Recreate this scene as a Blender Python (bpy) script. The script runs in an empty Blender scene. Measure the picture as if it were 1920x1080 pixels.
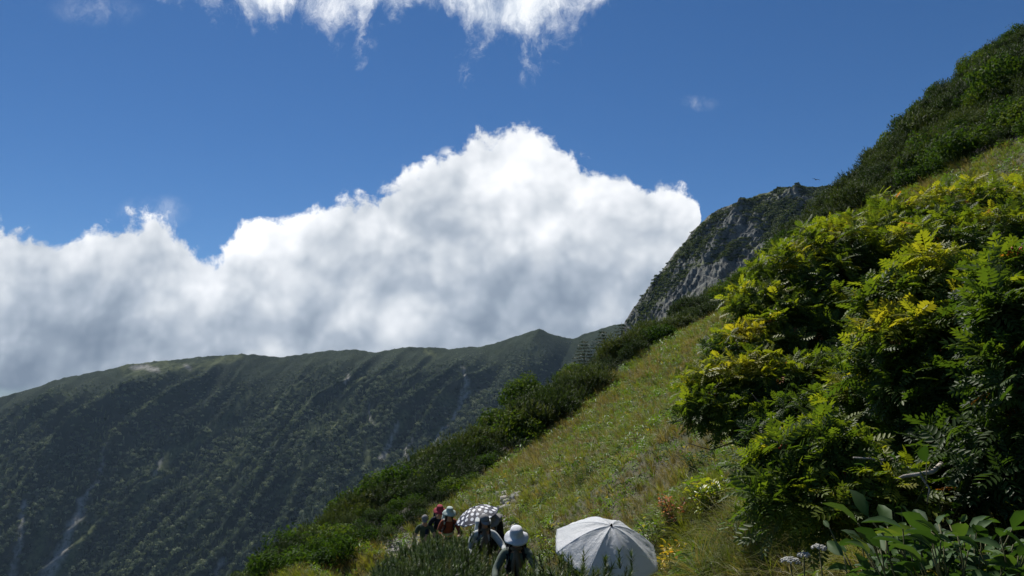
import bpy, bmesh, math, random
import numpy as np
from mathutils import Vector, Matrix, Euler

R = math.radians
rng = np.random.default_rng(7)
random.seed(7)
sc = bpy.context.scene
C = sc.collection

# ------------------------------------------------------------------ camera
FPX = 1478.0
PITCH = math.atan(220.0 / FPX)
EYE = np.array([0.0, 0.0, 1.6])
cam_d = bpy.data.cameras.new('camera')
cam_d.sensor_width = 36.0
cam_d.lens = FPX / 1920 * 36
cam_d.clip_start = 0.05
cam_d.clip_end = 60000
cam = bpy.data.objects.new('camera', cam_d)
cam.location = EYE
cam.rotation_euler = (math.pi / 2 + PITCH, 0, 0)
C.objects.link(cam)
sc.camera = cam

# ------------------------------------------------------------------ light
SUN_AZ = R(-25)      # measured from +Y towards +X
SUN_EL = R(54)
sun_dir = Vector((math.sin(SUN_AZ) * math.cos(SUN_EL), math.cos(SUN_AZ) * math.cos(SUN_EL), math.sin(SUN_EL)))
sun_d = bpy.data.lights.new('sun', 'SUN')
sun_d.energy = 5.0
sun_d.angle = R(0.55)
sun_d.color = (1.0, 0.95, 0.87)
sun = bpy.data.objects.new('sun', sun_d)
sun.rotation_euler = sun_dir.to_track_quat('Z', 'Y').to_euler()
sun.location = (0, 0, 500)
C.objects.link(sun)
sc.view_settings.view_transform = 'Standard'
sc.view_settings.look = 'None'
sc.view_settings.exposure = 0.25
sc.view_settings.gamma = 1.0
sc.render.engine = 'CYCLES'
sc.cycles.use_denoising = True
sc.cycles.max_bounces = 6
sc.cycles.diffuse_bounces = 3
sc.cycles.glossy_bounces = 2
sc.cycles.transmission_bounces = 4
sc.cycles.transparent_max_bounces = 4
sc.cycles.volume_bounces = 0
sc.cycles.caustics_reflective = False
sc.cycles.caustics_refractive = False


class NT:
    """tiny node-tree writer"""
    def __init__(s, tree):
        s.t = tree
        s.t.nodes.clear()

    def n(s, typ, **kw):
        nd = s.t.nodes.new(typ)
        for k, v in kw.items():
            setattr(nd, k, v)
        return nd

    def l(s, a, b):
        s.t.links.new(a, b)

    def val(s, sock, v):
        if isinstance(v, (int, float, tuple, list)):
            sock.default_value = v
        else:
            s.l(v, sock)

    def math(s, op, a, b=0.0, c=None, clamp=False):
        nd = s.n('ShaderNodeMath', operation=op, use_clamp=clamp)
        s.val(nd.inputs[0], a)
        s.val(nd.inputs[1], b)
        if c is not None:
            s.val(nd.inputs[2], c)
        return nd.outputs[0]

    def vmath(s, op, a, b=(0, 0, 0)):
        nd = s.n('ShaderNodeVectorMath', operation=op)
        s.val(nd.inputs[0], a)
        s.val(nd.inputs[1], b)
        return nd.outputs[0]

    def noise(s, vec, scale, detail=4, rough=0.55, dist=0.0, out='Fac'):
        nd = s.n('ShaderNodeTexNoise')
        s.l(vec, nd.inputs['Vector'])
        nd.inputs['Scale'].default_value = scale
        nd.inputs['Detail'].default_value = detail
        nd.inputs['Roughness'].default_value = rough
        nd.inputs['Distortion'].default_value = dist
        return nd.outputs[out]

    def ramp(s, fac, stops, interp='LINEAR'):
        nd = s.n('ShaderNodeValToRGB')
        cr = nd.color_ramp
        cr.interpolation = interp
        while len(cr.elements) < len(stops):
            cr.elements.new(0.5)
        for e, (p, c) in zip(cr.elements, stops):
            e.position = p
            e.color = (c[0], c[1], c[2], 1) if isinstance(c, (tuple, list)) else (c, c, c, 1)
        s.l(fac, nd.inputs[0])
        return nd.outputs[0]

    def mix(s, fac, a, b, blend='MIX'):
        nd = s.n('ShaderNodeMix', data_type='RGBA', blend_type=blend)
        s.val(nd.inputs[0], fac)
        for sock, v in ((nd.inputs[6], a), (nd.inputs[7], b)):
            s.val(sock, (v[0], v[1], v[2], 1) if isinstance(v, (tuple, list)) else v)
        return nd.outputs[2]

    def maprange(s, v, a, b, c=0.0, d=1.0, smooth=True):
        nd = s.n('ShaderNodeMapRange', interpolation_type='SMOOTHSTEP' if smooth else 'LINEAR')
        s.l(v, nd.inputs[0])
        for i, q in enumerate((a, b, c, d)):
            nd.inputs[i + 1].default_value = q
        return nd.outputs[0]


def pxv(px, py):
    """image position in the 1920x1080 photograph -> direction with Y = 1"""
    a, b = (px - 960) / FPX, (540 - py) / FPX
    d = np.array([a, math.cos(PITCH) - b * math.sin(PITCH), math.sin(PITCH) + b * math.cos(PITCH)])
    return d / d[1]


def at(px, py, Y):
    return EYE + pxv(px, py) * Y


def project(P):
    q = np.atleast_2d(P) - EYE
    cp, sp = math.cos(PITCH), math.sin(PITCH)
    dep = q[:, 1] * cp + q[:, 2] * sp
    up = -q[:, 1] * sp + q[:, 2] * cp
    return 960 + FPX * q[:, 0] / dep, 540 - FPX * up / dep, dep


# ------------------------------------------------------------------ world: sky with a bank of cumulus
w = bpy.data.worlds.new('World')
sc.world = w
w.use_nodes = True
w.cycles.sampling_method = 'MANUAL'
w.cycles.sample_map_resolution = 512
T = NT(w.node_tree)
tc = T.n('ShaderNodeTexCoord')
sky = T.n('ShaderNodeTexSky')
sky.sky_type = 'NISHITA'
sky.sun_disc = False
sky.sun_elevation = SUN_EL
sky.sun_rotation = SUN_AZ
sky.altitude = 2400
sky.air_density = 1.0
sky.dust_density = 0.25
sky.ozone_density = 2.0
hsv = T.n('ShaderNodeHueSaturation')
hsv.inputs['Saturation'].default_value = 1.22
T.l(sky.outputs[0], hsv.inputs['Color'])
sep = T.n('ShaderNodeSeparateXYZ')
T.l(tc.outputs['Generated'], sep.inputs[0])
X, Y, Z = sep.outputs
Yc = T.math('MAXIMUM', Y, 0.05)
U = T.math('DIVIDE', X, Yc)
V = T.math('DIVIDE', Z, Yc)
front = T.maprange(Y, 0.06, 0.2)
comb = T.n('ShaderNodeCombineXYZ')
T.l(U, comb.inputs[0]); T.l(V, comb.inputs[1])
P = comb.outputs[0]
# warped coordinates give the ragged rim
def warp(vec, scale, detail, rough, amt, dist=0.0):
    c_ = T.vmath('SUBTRACT', T.noise(vec, scale, detail, rough, dist, out='Color'), (0.5, 0.5, 0.5))
    nd = T.n('ShaderNodeVectorMath', operation='SCALE'); T.l(c_, nd.inputs[0]); nd.inputs['Scale'].default_value = amt
    return T.vmath('ADD', vec, nd.outputs[0])


PS = warp(P, 5.0, 2, 0.5, 0.04)
PW = warp(PS, 24.0, 6, 0.60, 0.018)


def billow(vec, scale=5.2):
    vo_ = T.n('ShaderNodeTexVoronoi', feature='SMOOTH_F1', voronoi_dimensions='2D', normalize=True)
    T.l(vec, vo_.inputs['Vector']); vo_.inputs['Scale'].default_value = scale; vo_.inputs['Detail'].default_value = 3.0
    vo_.inputs['Roughness'].default_value = 0.50; vo_.inputs['Lacunarity'].default_value = 2.3; vo_.inputs['Smoothness'].default_value = 0.42
    return T.math('SUBTRACT', 1.0, vo_.outputs['Distance'])


PM = warp(PS, 14.0, 4, 0.5, 0.022)
BI = billow(PM)
BI2 = billow(T.vmath('ADD', PM, (-0.012, 0.024, 0)))
sepw = T.n('ShaderNodeSeparateXYZ'); T.l(PW, sepw.inputs[0])
UW, VW = sepw.outputs[0], sepw.outputs[1]


def uv(px, py):
    d = pxv(px, py)
    return d[0], d[2]


def edge_curve(pts, u_in):
    """cloud rim height as a function of bearing"""
    u0, u1, v0, v1 = -1.6, 1.4, -0.3, 1.3
    nd = T.n('ShaderNodeFloatCurve')
    cu = nd.mapping.curves[0]
    pp = [((u - u0) / (u1 - u0), (v - v0) / (v1 - v0)) for u, v in pts]
    pp = [(0.0, pp[0][1])] + pp + [(1.0, pp[-1][1])]
    cu.points[0].location = pp[0]
    cu.points[-1].location = pp[-1]
    for q in pp[1:-1]:
        cu.points.new(*q)
    for q in cu.points:
        q.handle_type = 'VECTOR'
    nd.mapping.update()
    T.l(T.math('MULTIPLY_ADD', u_in, 1 / (u1 - u0), -u0 / (u1 - u0)), nd.inputs[1])
    return T.math('MULTIPLY_ADD', nd.outputs[0], v1 - v0, v0)


bank = [(-500, 470), (-200, 440), (0, 436), (60, 440), (130, 456), (200, 452), (260, 447), (312, 450), (352, 466), (378, 495), (402, 515),
        (428, 488), (450, 452), (490, 436), (540, 442), (580, 416), (622, 396), (680, 378), (730, 362), (762, 344), (815, 318),
        (848, 292), (872, 262), (910, 243), (960, 239), (1008, 246), (1050, 280), (1088, 312), (1130, 308), (1165, 303),
        (1188, 338), (1232, 326), (1268, 348), (1290, 385), (1308, 418), (1316, 520), (1330, 760), (1500, 900)]
top = edge_curve([uv(*q) for q in bank], UW)
depth = T.math('SUBTRACT', top, VW)                       # > 0 inside the bank
edge_n = T.noise(PW, 38.0, 6, 0.66)
depth = T.math('ADD', depth, T.math('MULTIPLY', T.math('SUBTRACT', BI, 0.62), 0.13))
depth = T.math('ADD', depth, T.math('MULTIPLY', T.math('SUBTRACT', edge_n, 0.5), 0.065))
dens = T.maprange(depth, -0.003, 0.015)
# blue gaps near the base on the left and in the notch under the plume


def spot(px, py, rx, ry, soft=0.5):
    u, v = uv(px, py)
    a = T.math('DIVIDE', T.math('SUBTRACT', UW, u), rx / FPX)
    b = T.math('DIVIDE', T.math('SUBTRACT', VW, v), ry / FPX)
    r = T.math('SQRT', T.math('ADD', T.math('MULTIPLY', a, a), T.math('MULTIPLY', b, b)))
    return T.maprange(r, 1 - soft, 1 + soft, 1.0, 0.0)


gap = T.math('MAXIMUM', 0.0, T.math('MULTIPLY', spot(20, 738, 60, 14, 0.7), 0.25))
dens = T.math('MULTIPLY', dens, T.math('SUBTRACT', 1.0, gap))
arm = T.math('MULTIPLY', spot(848, 286, 24, 8, 0.9), T.maprange(edge_n, 0.42, 0.56, 0, 0.95))
dens = T.math('MAXIMUM', dens, arm)
# high ragged fleece across the top of the frame
fle = [(-300, -300), (250, -60), (330, -8), (400, 16), (455, 44), (505, 62), (545, 44), (590, 34), (640, 46), (690, 62), (740, 64), (790, 38), (840, 52),
       (885, 86), (930, 98), (975, 112), (1015, 100), (1050, 62), (1100, 40), (1135, 0), (1250, -120), (1700, -300)]
low = edge_curve([uv(*q) for q in fle], UW)
d2 = T.math('SUBTRACT', VW, low)
PF = warp(warp(P, 6.0, 3, 0.5, 0.08), 30.0, 7, 0.7, 0.03)
f6 = T.noise(P, 9.0, 3, 0.5)
fm = T.n('ShaderNodeMapping'); T.l(PF, fm.inputs[0]); fm.inputs['Rotation'].default_value = (0, 0, R(35)); fm.inputs['Scale'].default_value = (1, 0.45, 1)
fn = T.noise(fm.outputs[0], 15.0, 10, 0.68, 0.3)
fl = T.maprange(T.math('ADD', T.math('ADD', T.math('MULTIPLY', T.math('MINIMUM', d2, 0.07), 3.2), fn), T.math('MULTIPLY', T.math('SUBTRACT', f6, 0.5), 0.6)), 0.45, 0.80)
fl = T.math('MULTIPLY', fl, T.maprange(VW, 0.62, 0.85, 1.0, 0.25))
sp2 = T.math('MULTIPLY', T.math('MAXIMUM', spot(285, 405, 48, 20, 0.9), spot(1310, 188, 26, 10, 0.9)), T.maprange(fn, 0.42, 0.7, 0, 0.35))
sp2 = T.math('MAXIMUM', sp2, T.math('MULTIPLY', spot(180, 15, 60, 22, 0.9), T.maprange(fn, 0.4, 0.7, 0, 0.25)))
fl = T.math('MAXIMUM', fl, sp2)
# light and dark masses inside the bank
bn = T.noise(PW, 2.5, 9, 0.54, 0.2)
bs = T.noise(P, 9.0, 4, 0.5)
relief = T.math('SUBTRACT', BI, BI2)
rim = T.maprange(depth, 0.0, 0.13, 1.0, 0.0)
sh = T.math('ADD', T.math('MULTIPLY', bn, 0.95), T.math('MULTIPLY', relief, 1.2))
sh = T.math('ADD', sh, T.math('MULTIPLY', T.math('SUBTRACT', BI, 0.6), 0.65))
sh = T.math('ADD', sh, T.math('MULTIPLY', rim, 0.17))
low_dark = T.maprange(V, 0.02, 0.3, -0.20, 0.08)
sh = T.math('ADD', sh, low_dark)
u_r = T.maprange(T.math('ABSOLUTE', T.math('SUBTRACT', U, 0.02)), 0.1, 0.7, 0.07, -0.05)
sh = T.math('ADD', sh, u_r)
ccol = T.ramp(sh, [(0.14, (0.17, 0.215, 0.28)), (0.34, (0.26, 0.31, 0.38)), (0.50, (0.38, 0.43, 0.50)), (0.64, (0.54, 0.58, 0.63)), (0.85, (0.80, 0.82, 0.85)), (1.0, (0.98, 0.98, 0.99))])
fcol = T.ramp(fn, [(0.36, (0.42, 0.5, 0.62)), (0.50, (0.66, 0.71, 0.78)), (0.66, (0.93, 0.94, 0.96))])
bg_sky = T.n('ShaderNodeBackground'); T.l(T.mix(1.0, hsv.outputs[0], (0.86, 0.99, 1.12), 'MULTIPLY'), bg_sky.inputs[0]); bg_sky.inputs[1].default_value = 0.060
bg_c = T.n('ShaderNodeBackground'); T.l(ccol, bg_c.inputs[0]); bg_c.inputs[1].default_value = 1.0
bg_f = T.n('ShaderNodeBackground'); T.l(fcol, bg_f.inputs[0]); bg_f.inputs[1].default_value = 1.0
m1 = T.n('ShaderNodeMixShader'); T.l(T.math('MULTIPLY', fl, front), m1.inputs[0]); T.l(bg_sky.outputs[0], m1.inputs[1]); T.l(bg_f.outputs[0], m1.inputs[2])
m2 = T.n('ShaderNodeMixShader'); T.l(T.math('MULTIPLY', dens, front), m2.inputs[0]); T.l(m1.outputs[0], m2.inputs[1]); T.l(bg_c.outputs[0], m2.inputs[2])
wo = T.n('ShaderNodeOutputWorld'); T.l(m2.outputs[0], wo.inputs[0])

# ------------------------------------------------------------------ helpers


def tag(o, label=None, cat=None, group=None, kind=None):
    if label: o['label'] = label
    if cat: o['category'] = cat
    if group: o['group'] = group
    if kind: o['kind'] = kind
    return o


def link(name, me, parent=None):
    o = bpy.data.objects.new(name, me)
    C.objects.link(o)
    if parent: o.parent = parent
    return o


def empty(name, loc, label, cat, group=None):
    o = bpy.data.objects.new(name, None)
    o.empty_display_size = 0.2
    o.location = loc
    C.objects.link(o)
    return tag(o, label, cat, group)


def mesh_np(name, V_, F_, mat=None, tint=None, smooth=False):
    """V_ (n,3); F_ list of arrays (m,k) of equal or mixed k"""
    me = bpy.data.meshes.new(name)
    if not isinstance(F_, list): F_ = [F_]
    F_ = [f for f in F_ if len(f)]
    loops = np.concatenate([f.ravel() for f in F_]).astype(np.int32)
    tot = np.concatenate([np.full(len(f), f.shape[1]) for f in F_]).astype(np.int32)
    st = np.concatenate([[0], np.cumsum(tot)[:-1]]).astype(np.int32)
    me.vertices.add(len(V_)); me.vertices.foreach_set('co', np.asarray(V_, np.float32).ravel())
    me.loops.add(len(loops)); me.loops.foreach_set('vertex_index', loops)
    me.polygons.add(len(tot)); me.polygons.foreach_set('loop_start', st); me.polygons.foreach_set('loop_total', tot)
    if smooth:
        me.polygons.foreach_set('use_smooth', np.ones(len(tot), bool))
    me.update(calc_edges=True)
    if tint is not None:
        a = me.attributes.new('tint', 'FLOAT', 'FACE')
        a.data.foreach_set('value', np.asarray(tint, np.float32))
    if mat: me.materials.append(mat)
    return me


class MB:
    """collects pieces into one mesh"""
    def __init__(s): s.v = []; s.f = {}; s.n = 0; s.t = {}

    def add(s, V_, F_, t=0.0):
        F_ = np.asarray(F_); k = F_.shape[1]
        s.v.append(np.asarray(V_, float)); s.f.setdefault(k, []).append(F_ + s.n)
        tt = np.full(len(F_), t) if np.isscalar(t) else np.asarray(t)
        s.t.setdefault(k, []).append(tt); s.n += len(V_)

    def tube(s, pts, rad, sides=6, t=0.0):
        pts = np.asarray(pts, float); n = len(pts)
        rad = np.broadcast_to(np.asarray(rad, float), (n,))
        d = np.gradient(pts, axis=0); d /= np.linalg.norm(d, axis=1)[:, None] + 1e-9
        up = np.array([0.13, 0.21, 0.97]) if abs(d[0][2]) < 0.9 else np.array([1, 0.1, 0.05])
        a = np.cross(d, up); a /= np.linalg.norm(a, axis=1)[:, None] + 1e-9
        b = np.cross(d, a)
        th = np.arange(sides) / sides * 2 * np.pi
        ring = pts[:, None] + rad[:, None, None] * (np.cos(th)[None, :, None] * a[:, None] + np.sin(th)[None, :, None] * b[:, None])
        i = np.arange(n - 1)[:, None] * sides; j = np.arange(sides)[None]; k = (j + 1) % sides
        F_ = np.stack([i + j, i + k, i + sides + k, i + sides + j], -1).reshape(-1, 4)
        V_ = np.concatenate([ring.reshape(-1, 3), pts[:1], pts[-1:]])
        s.add(V_, F_, t)
        o = s.n - len(V_)
        jj = np.arange(sides); kk = (jj + 1) % sides; L = (n - 1) * sides
        caps = np.concatenate([np.stack([kk, jj, np.full(sides, n * sides)], -1), np.stack([L + jj, L + kk, np.full(sides, n * sides + 1)], -1)])
        s.f.setdefault(3, []).append(caps + o); s.t.setdefault(3, []).append(np.full(len(caps), t))

    def mesh(s, name, mat, smooth=False):
        ks = sorted(s.f)
        return mesh_np(name, np.concatenate(s.v), [np.concatenate(s.f[k]) for k in ks], mat,
                       np.concatenate([np.concatenate(s.t[k]) for k in ks]), smooth)

    def build(s, name, mat, parent=None, smooth=False):
        return link(name, s.mesh(name, mat, smooth), parent)


def hash2(ix, iy, seed):
    h = (ix.astype(np.int64) * 374761393 + iy.astype(np.int64) * 668265263 + seed * 974634777) & 0x7fffffff
    h = ((h ^ (h >> 13)) * 1274126177) & 0x7fffffff
    return ((h ^ (h >> 16)) & 0xffff) / 65535.0


def perlin(x, y, seed=0):
    x = np.asarray(x, float); y = np.asarray(y, float)
    ix, iy = np.floor(x), np.floor(y); fx, fy = x - ix, y - iy
    ix = ix.astype(np.int64); iy = iy.astype(np.int64)
    sx, sy = fx * fx * fx * (fx * (fx * 6 - 15) + 10), fy * fy * fy * (fy * (fy * 6 - 15) + 10)

    def g(a, b, dx, dy):
        t = hash2(a, b, seed) * 2 * np.pi
        return np.cos(t) * dx + np.sin(t) * dy
    n0 = g(ix, iy, fx, fy) * (1 - sx) + g(ix + 1, iy, fx - 1, fy) * sx
    n1 = g(ix, iy + 1, fx, fy - 1) * (1 - sx) + g(ix + 1, iy + 1, fx - 1, fy - 1) * sx
    return (n0 * (1 - sy) + n1 * sy) * 1.5


def fbm(x, y, oct=4, seed=0, gain=0.5, lac=2.03):
    a, s, t = 1.0, 0.0, 0.0
    for k in range(oct):
        s = s + a * perlin(x * lac ** k + 17.3 * k, y * lac ** k - 9.1 * k, seed + k); t += a; a *= gain
    return s / t


def ridged(x, y, oct=4, seed=0, gain=0.55):
    a, s, t = 1.0, 0.0, 0.0
    for k in range(oct):
        s = s + a * (1 - 2 * np.abs(perlin(x * 2.03 ** k + 5.7 * k, y * 2.03 ** k, seed + k))); t += a; a *= gain
    return s / t


def in_poly(x, y, poly):
    x = np.asarray(x); y = np.asarray(y); ins = np.zeros(x.shape, bool)
    n = len(poly)
    for i in range(n):
        x1, y1 = poly[i]; x2, y2 = poly[(i + 1) % n]
        if y1 == y2: continue
        c = ((y1 > y) != (y2 > y)) & (x < (x2 - x1) * (y - y1) / (y2 - y1) + x1)
        ins ^= c
    return ins


# ------------------------------------------------------------------ the hillside we stand on
CP = [  # photo x, photo y, metres ahead
    (1240, 985, 10), (1100, 925, 19), (1050, 880, 27), (960, 862, 37), (1050, 792, 42), (1230, 652, 48), (1380, 577, 52),
    (1300, 755, 24), (1200, 770, 33), (1380, 700, 29), (1500, 1060, 5.4), (1320, 1060, 7.0), (1350, 900, 11), (1180, 880, 21),
    (1380, 552, 58), (1300, 596, 58), (1230, 642, 57), (1050, 765, 52), (950, 840, 45), (1500, 450, 58), (1600, 358, 56), (1750, 205, 52), (1920, 70, 48),
    (850, 935, 32), (880, 865, 41), (760, 935, 37), (600, 1022, 33), (480, 1098, 30), (780, 985, 29), (690, 1025, 25.5), (600, 1072, 21.5), (545, 1095, 20),
    (1750, 345, 34), (1920, 280, 28), (1920, 400, 12), (1760, 480, 14), (1600, 560, 18), (2200, 0, 44), (2200, 200, 22)]
ctl = [tuple(at(*c)) for c in CP] + [
    (0, 0, 0), (0, -6, 0.3), (-2, 0, -1.1), (0.3, 4, -0.6), (0.9, 8.9, -1.38), (0.07, 12, -1.78), (-0.54, 15, -2.02), (-0.41, 17.5, -2.42), (-1.0, 20, -2.6), (-1.8, 22, -2.8), (-2.15, 23.2, -2.95), (-2.6, 23.6, -3.0), (-3.6, 26, -3.1),
    (0.2, 7.6, -1.25), (-0.7, 10.5, -1.7), (-1.5, 14, -2.2), (-2.4, 17, -2.65), (-1.8, 9, -2.3), (-3.4, 17, -3.2), (-4.5, 22, -3.55),
    (1.4, 2.5, 0.7), (3, 3, 1.75), (6, 4, 3.7), (6, -3, 4.0), (12, 0, 7.6), (20, 5, 12.5), (2, -5, 1.2), (-6, -4, -4), (-8, 8, -6.5), (-14, 16, -12), (-12, 26, -10.5),
    (-22, 30, -20), (-15, 45, -18), (0, 62, -14), (-5, 80, -32), (15, 78, -8), (30, 75, 8), (50, 70, 22), (-35, 60, -42), (25, 100, -22), (50, 100, 0), (-10, 100, -55), (60, 45, 44), (45, 30, 32), (40, 5, 26)]
ctl = np.array(ctl, float)


def tps_fit(c, lam=0.08):
    n = len(c); d = np.linalg.norm(c[:, None, :2] - c[None, :, :2], axis=-1)
    K = np.where(d > 0, d * d * np.log(d + 1e-9), 0) + lam * np.eye(n)
    Pm = np.c_[np.ones(n), c[:, :2]]
    A = np.block([[K, Pm], [Pm.T, np.zeros((3, 3))]])
    return np.linalg.solve(A, np.r_[c[:, 2], 0, 0, 0])


TW = tps_fit(ctl)


def H0(x, y):
    x = np.asarray(x, float); y = np.asarray(y, float); sh_ = x.shape
    x = x.ravel(); y = y.ravel(); out = np.empty(len(x))
    for i in range(0, len(x), 20000):
        xx, yy = x[i:i + 20000], y[i:i + 20000]
        d = np.hypot(xx[:, None] - ctl[None, :, 0], yy[:, None] - ctl[None, :, 1])
        out[i:i + 20000] = (d * d * np.log(d + 1e-9)) @ TW[:-3] + TW[-3] + TW[-2] * xx + TW[-1] * yy
    return out.reshape(sh_)


def H(x, y):
    x = np.asarray(x, float); y = np.asarray(y, float)
    return H0(x, y) + 0.16 * fbm(x * 0.5, y * 0.5, 3, 3) + 0.05 * fbm(x * 2.4, y * 2.4, 3, 9)


def hit(px, py, lo=1.5, hi=75):
    d = pxv(px, py); ys = np.linspace(lo, hi, 1500)
    z = EYE[2] + d[2] * ys; g = H(d[0] * ys, ys)
    k = np.argmax(z < g) if (z < g).any() else len(ys) - 1
    return np.array([d[0] * ys[k], ys[k], g[k]])


TRAIL = [(0.1, -6), (0.2, 0), (0.45, 4), (0.9, 8.5), (0.35, 12.5), (-0.6, 18), (-1.4, 21), (-2.5, 23.5), (-3.7, 26), (-5.0, 27)]


def seg_dist(x, y, pts):
    best = np.full(np.shape(x), 1e9)
    for (x1, y1), (x2, y2) in zip(pts[:-1], pts[1:]):
        dx, dy = x2 - x1, y2 - y1
        t = np.clip(((x - x1) * dx + (y - y1) * dy) / (dx * dx + dy * dy), 0, 1)
        best = np.minimum(best, np.hypot(x - x1 - t * dx, y - y1 - t * dy))
    return best


GRASS = [(-6.6, 19), (-6.0, 21.5), (-4.9, 25.5), (-3.9, 27.5), (-3.2, 29.5), (-2.2, 32), (0, 37.5), (2.6, 42), (8.8, 48), (14.6, 52), (17.5, 50), (18.6, 44), (19.2, 36), (19.5, 30), (24, 20), (40, 10), (40, -12), (-14, -12), (-10, 14)]
NEARPINE = [(-0.55, 6.6), (0.45, 6.4), (0.72, 6.9), (0.66, 7.5), (0.0, 9.8), (0.42, 10.2), (0.45, 11.3), (-0.3, 11.7), (-0.55, 13), (-1.0, 16.5), (-1.3, 18.8), (-1.6, 20.2), (-1.95, 18.4), (-2.0, 15.0), (-1.8, 11.5), (-1.35, 8.2)]


def grid_mesh(name, xs, ys, zf, mat, tint=None):
    gx, gy = np.meshgrid(xs, ys); gz = zf(gx, gy)
    V_ = np.stack([gx, gy, gz], -1).reshape(-1, 3)
    nx, ny = len(xs), len(ys)
    i = (np.arange(ny - 1)[:, None] * nx + np.arange(nx - 1)[None]).ravel()
    F_ = np.stack([i, i + 1, i + nx + 1, i + nx], -1)
    me = mesh_np(name, V_, F_, mat, smooth=True)
    return me


# ---------------- materials


def new_mat(name):
    m = bpy.data.materials.new(name); m.use_nodes = True
    return m, NT(m.node_tree)


def leaf_mat(name, stops, use='tint', rough=0.5, trans=0.45, spec=0.35, trans_col=(1.0, 1.0, 0.35), jitter=0.25, patch=None):
    """thin leaf: coloured by its own tint, lets some light through"""
    m, T = new_mat(name)
    oi = T.n('ShaderNodeObjectInfo')
    if use == 'tint':
        at_ = T.n('ShaderNodeAttribute', attribute_name='tint'); f = at_.outputs['Fac']
    elif use == 'both':
        at_ = T.n('ShaderNodeAttribute', attribute_name='tint')
        f = T.math('ADD', T.math('MULTIPLY', at_.outputs['Fac'], 0.5), T.math('MULTIPLY', oi.outputs['Random'], 0.5))
    else:
        f = oi.outputs['Random']
    if patch:
        pn = T.noise(oi.outputs['Location'], patch[0], 3, 0.6)
        f = T.math('ADD', T.math('MULTIPLY', f, 1 - patch[1]), T.math('MULTIPLY', T.maprange(pn, 0.3, 0.7), patch[1]))
    col = T.ramp(f, stops)
    geo = T.n('ShaderNodeNewGeometry')
    n1 = T.noise(geo.outputs['Position'], 9.0, 2, 0.5)
    col = T.mix(jitter, col, T.mix(1.0, col, T.ramp(n1, [(0.3, (0.55, 0.55, 0.6)), (0.7, (1.35, 1.3, 1.1))]), 'MULTIPLY'))
    p = T.n('ShaderNodeBsdfPrincipled'); T.l(col, p.inputs['Base Color'])
    p.inputs['Roughness'].default_value = rough
    p.inputs['Specular IOR Level'].default_value = spec
    tr = T.n('ShaderNodeBsdfTranslucent')
    T.l(T.mix(1.0, col, (trans_col[0] * 1.7, trans_col[1] * 1.7, trans_col[2] * 1.7), 'MULTIPLY'), tr.inputs[0])
    mx = T.n('ShaderNodeMixShader'); mx.inputs[0].default_value = trans
    T.l(p.outputs[0], mx.inputs[1]); T.l(tr.outputs[0], mx.inputs[2])
    o = T.n('ShaderNodeOutputMaterial'); T.l(mx.outputs[0], o.inputs[0])
    return m


def plain(name, col, rough=0.8, noise_scale=None, col2=None, bump=0.0, bscale=None, spec=0.3, coords='Object'):
    m, T = new_mat(name)
    t = T.n('ShaderNodeTexCoord')
    p = T.n('ShaderNodeBsdfPrincipled')
    p.inputs['Roughness'].default_value = rough
    p.inputs['Specular IOR Level'].default_value = spec
    if noise_scale:
        n1 = T.noise(t.outputs[coords], noise_scale, 5, 0.6)
        T.l(T.mix(T.maprange(n1, 0.35, 0.65), col, col2 or tuple(c * 0.6 for c in col)), p.inputs['Base Color'])
    else:
        p.inputs['Base Color'].default_value = (*col, 1)
    if bump:
        b = T.n('ShaderNodeBump'); b.inputs['Strength'].default_value = bump; b.inputs['Distance'].default_value = 0.02
        T.l(T.noise(t.outputs[coords], bscale or 20, 5, 0.6), b.inputs['Height']); T.l(b.outputs[0], p.inputs['Normal'])
    o = T.n('ShaderNodeOutputMaterial'); T.l(p.outputs[0], o.inputs[0])
    return m


# soil below the plants
m_soil, T = new_mat('hillside_soil')
t_ = T.n('ShaderNodeNewGeometry')
pos = t_.outputs['Position']
nA = T.noise(pos, 0.35, 5, 0.6); nB = T.noise(pos, 3.5, 6, 0.65); nC = T.noise(pos, 22.0, 4, 0.6)
c = T.mix(T.maprange(nA, 0.35, 0.65), (0.035, 0.05, 0.014), (0.075, 0.068, 0.026))
c = T.mix(T.maprange(nB, 0.45, 0.7), c, (0.10, 0.075, 0.045))
c = T.mix(T.maprange(nC, 0.4, 0.7, 0, 0.6), c, (0.03, 0.035, 0.012))
tr_ = T.n('ShaderNodeAttribute', attribute_name='trail')
dirt = T.mix(nC, (0.20, 0.165, 0.12), (0.38, 0.34, 0.28))
c = T.mix(T.math('MULTIPLY', tr_.outputs['Fac'], T.maprange(nB, 0.3, 0.5)), c, dirt)
c = T.mix(T.n('ShaderNodeAttribute', attribute_name='pine_floor').outputs['Fac'], c, T.mix(nB, (0.012, 0.014, 0.008), (0.03, 0.026, 0.016)))
p_ = T.n('ShaderNodeBsdfPrincipled'); T.l(c, p_.inputs['Base Color']); p_.inputs['Roughness'].default_value = 0.95
b_ = T.n('ShaderNodeBump'); b_.inputs['Strength'].default_value = 0.6; b_.inputs['Distance'].default_value = 0.05
T.l(nC, b_.inputs['Height']); T.l(b_.outputs[0], p_.inputs['Normal'])
o_ = T.n('ShaderNodeOutputMaterial'); T.l(p_.outputs[0], o_.inputs[0])

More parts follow.
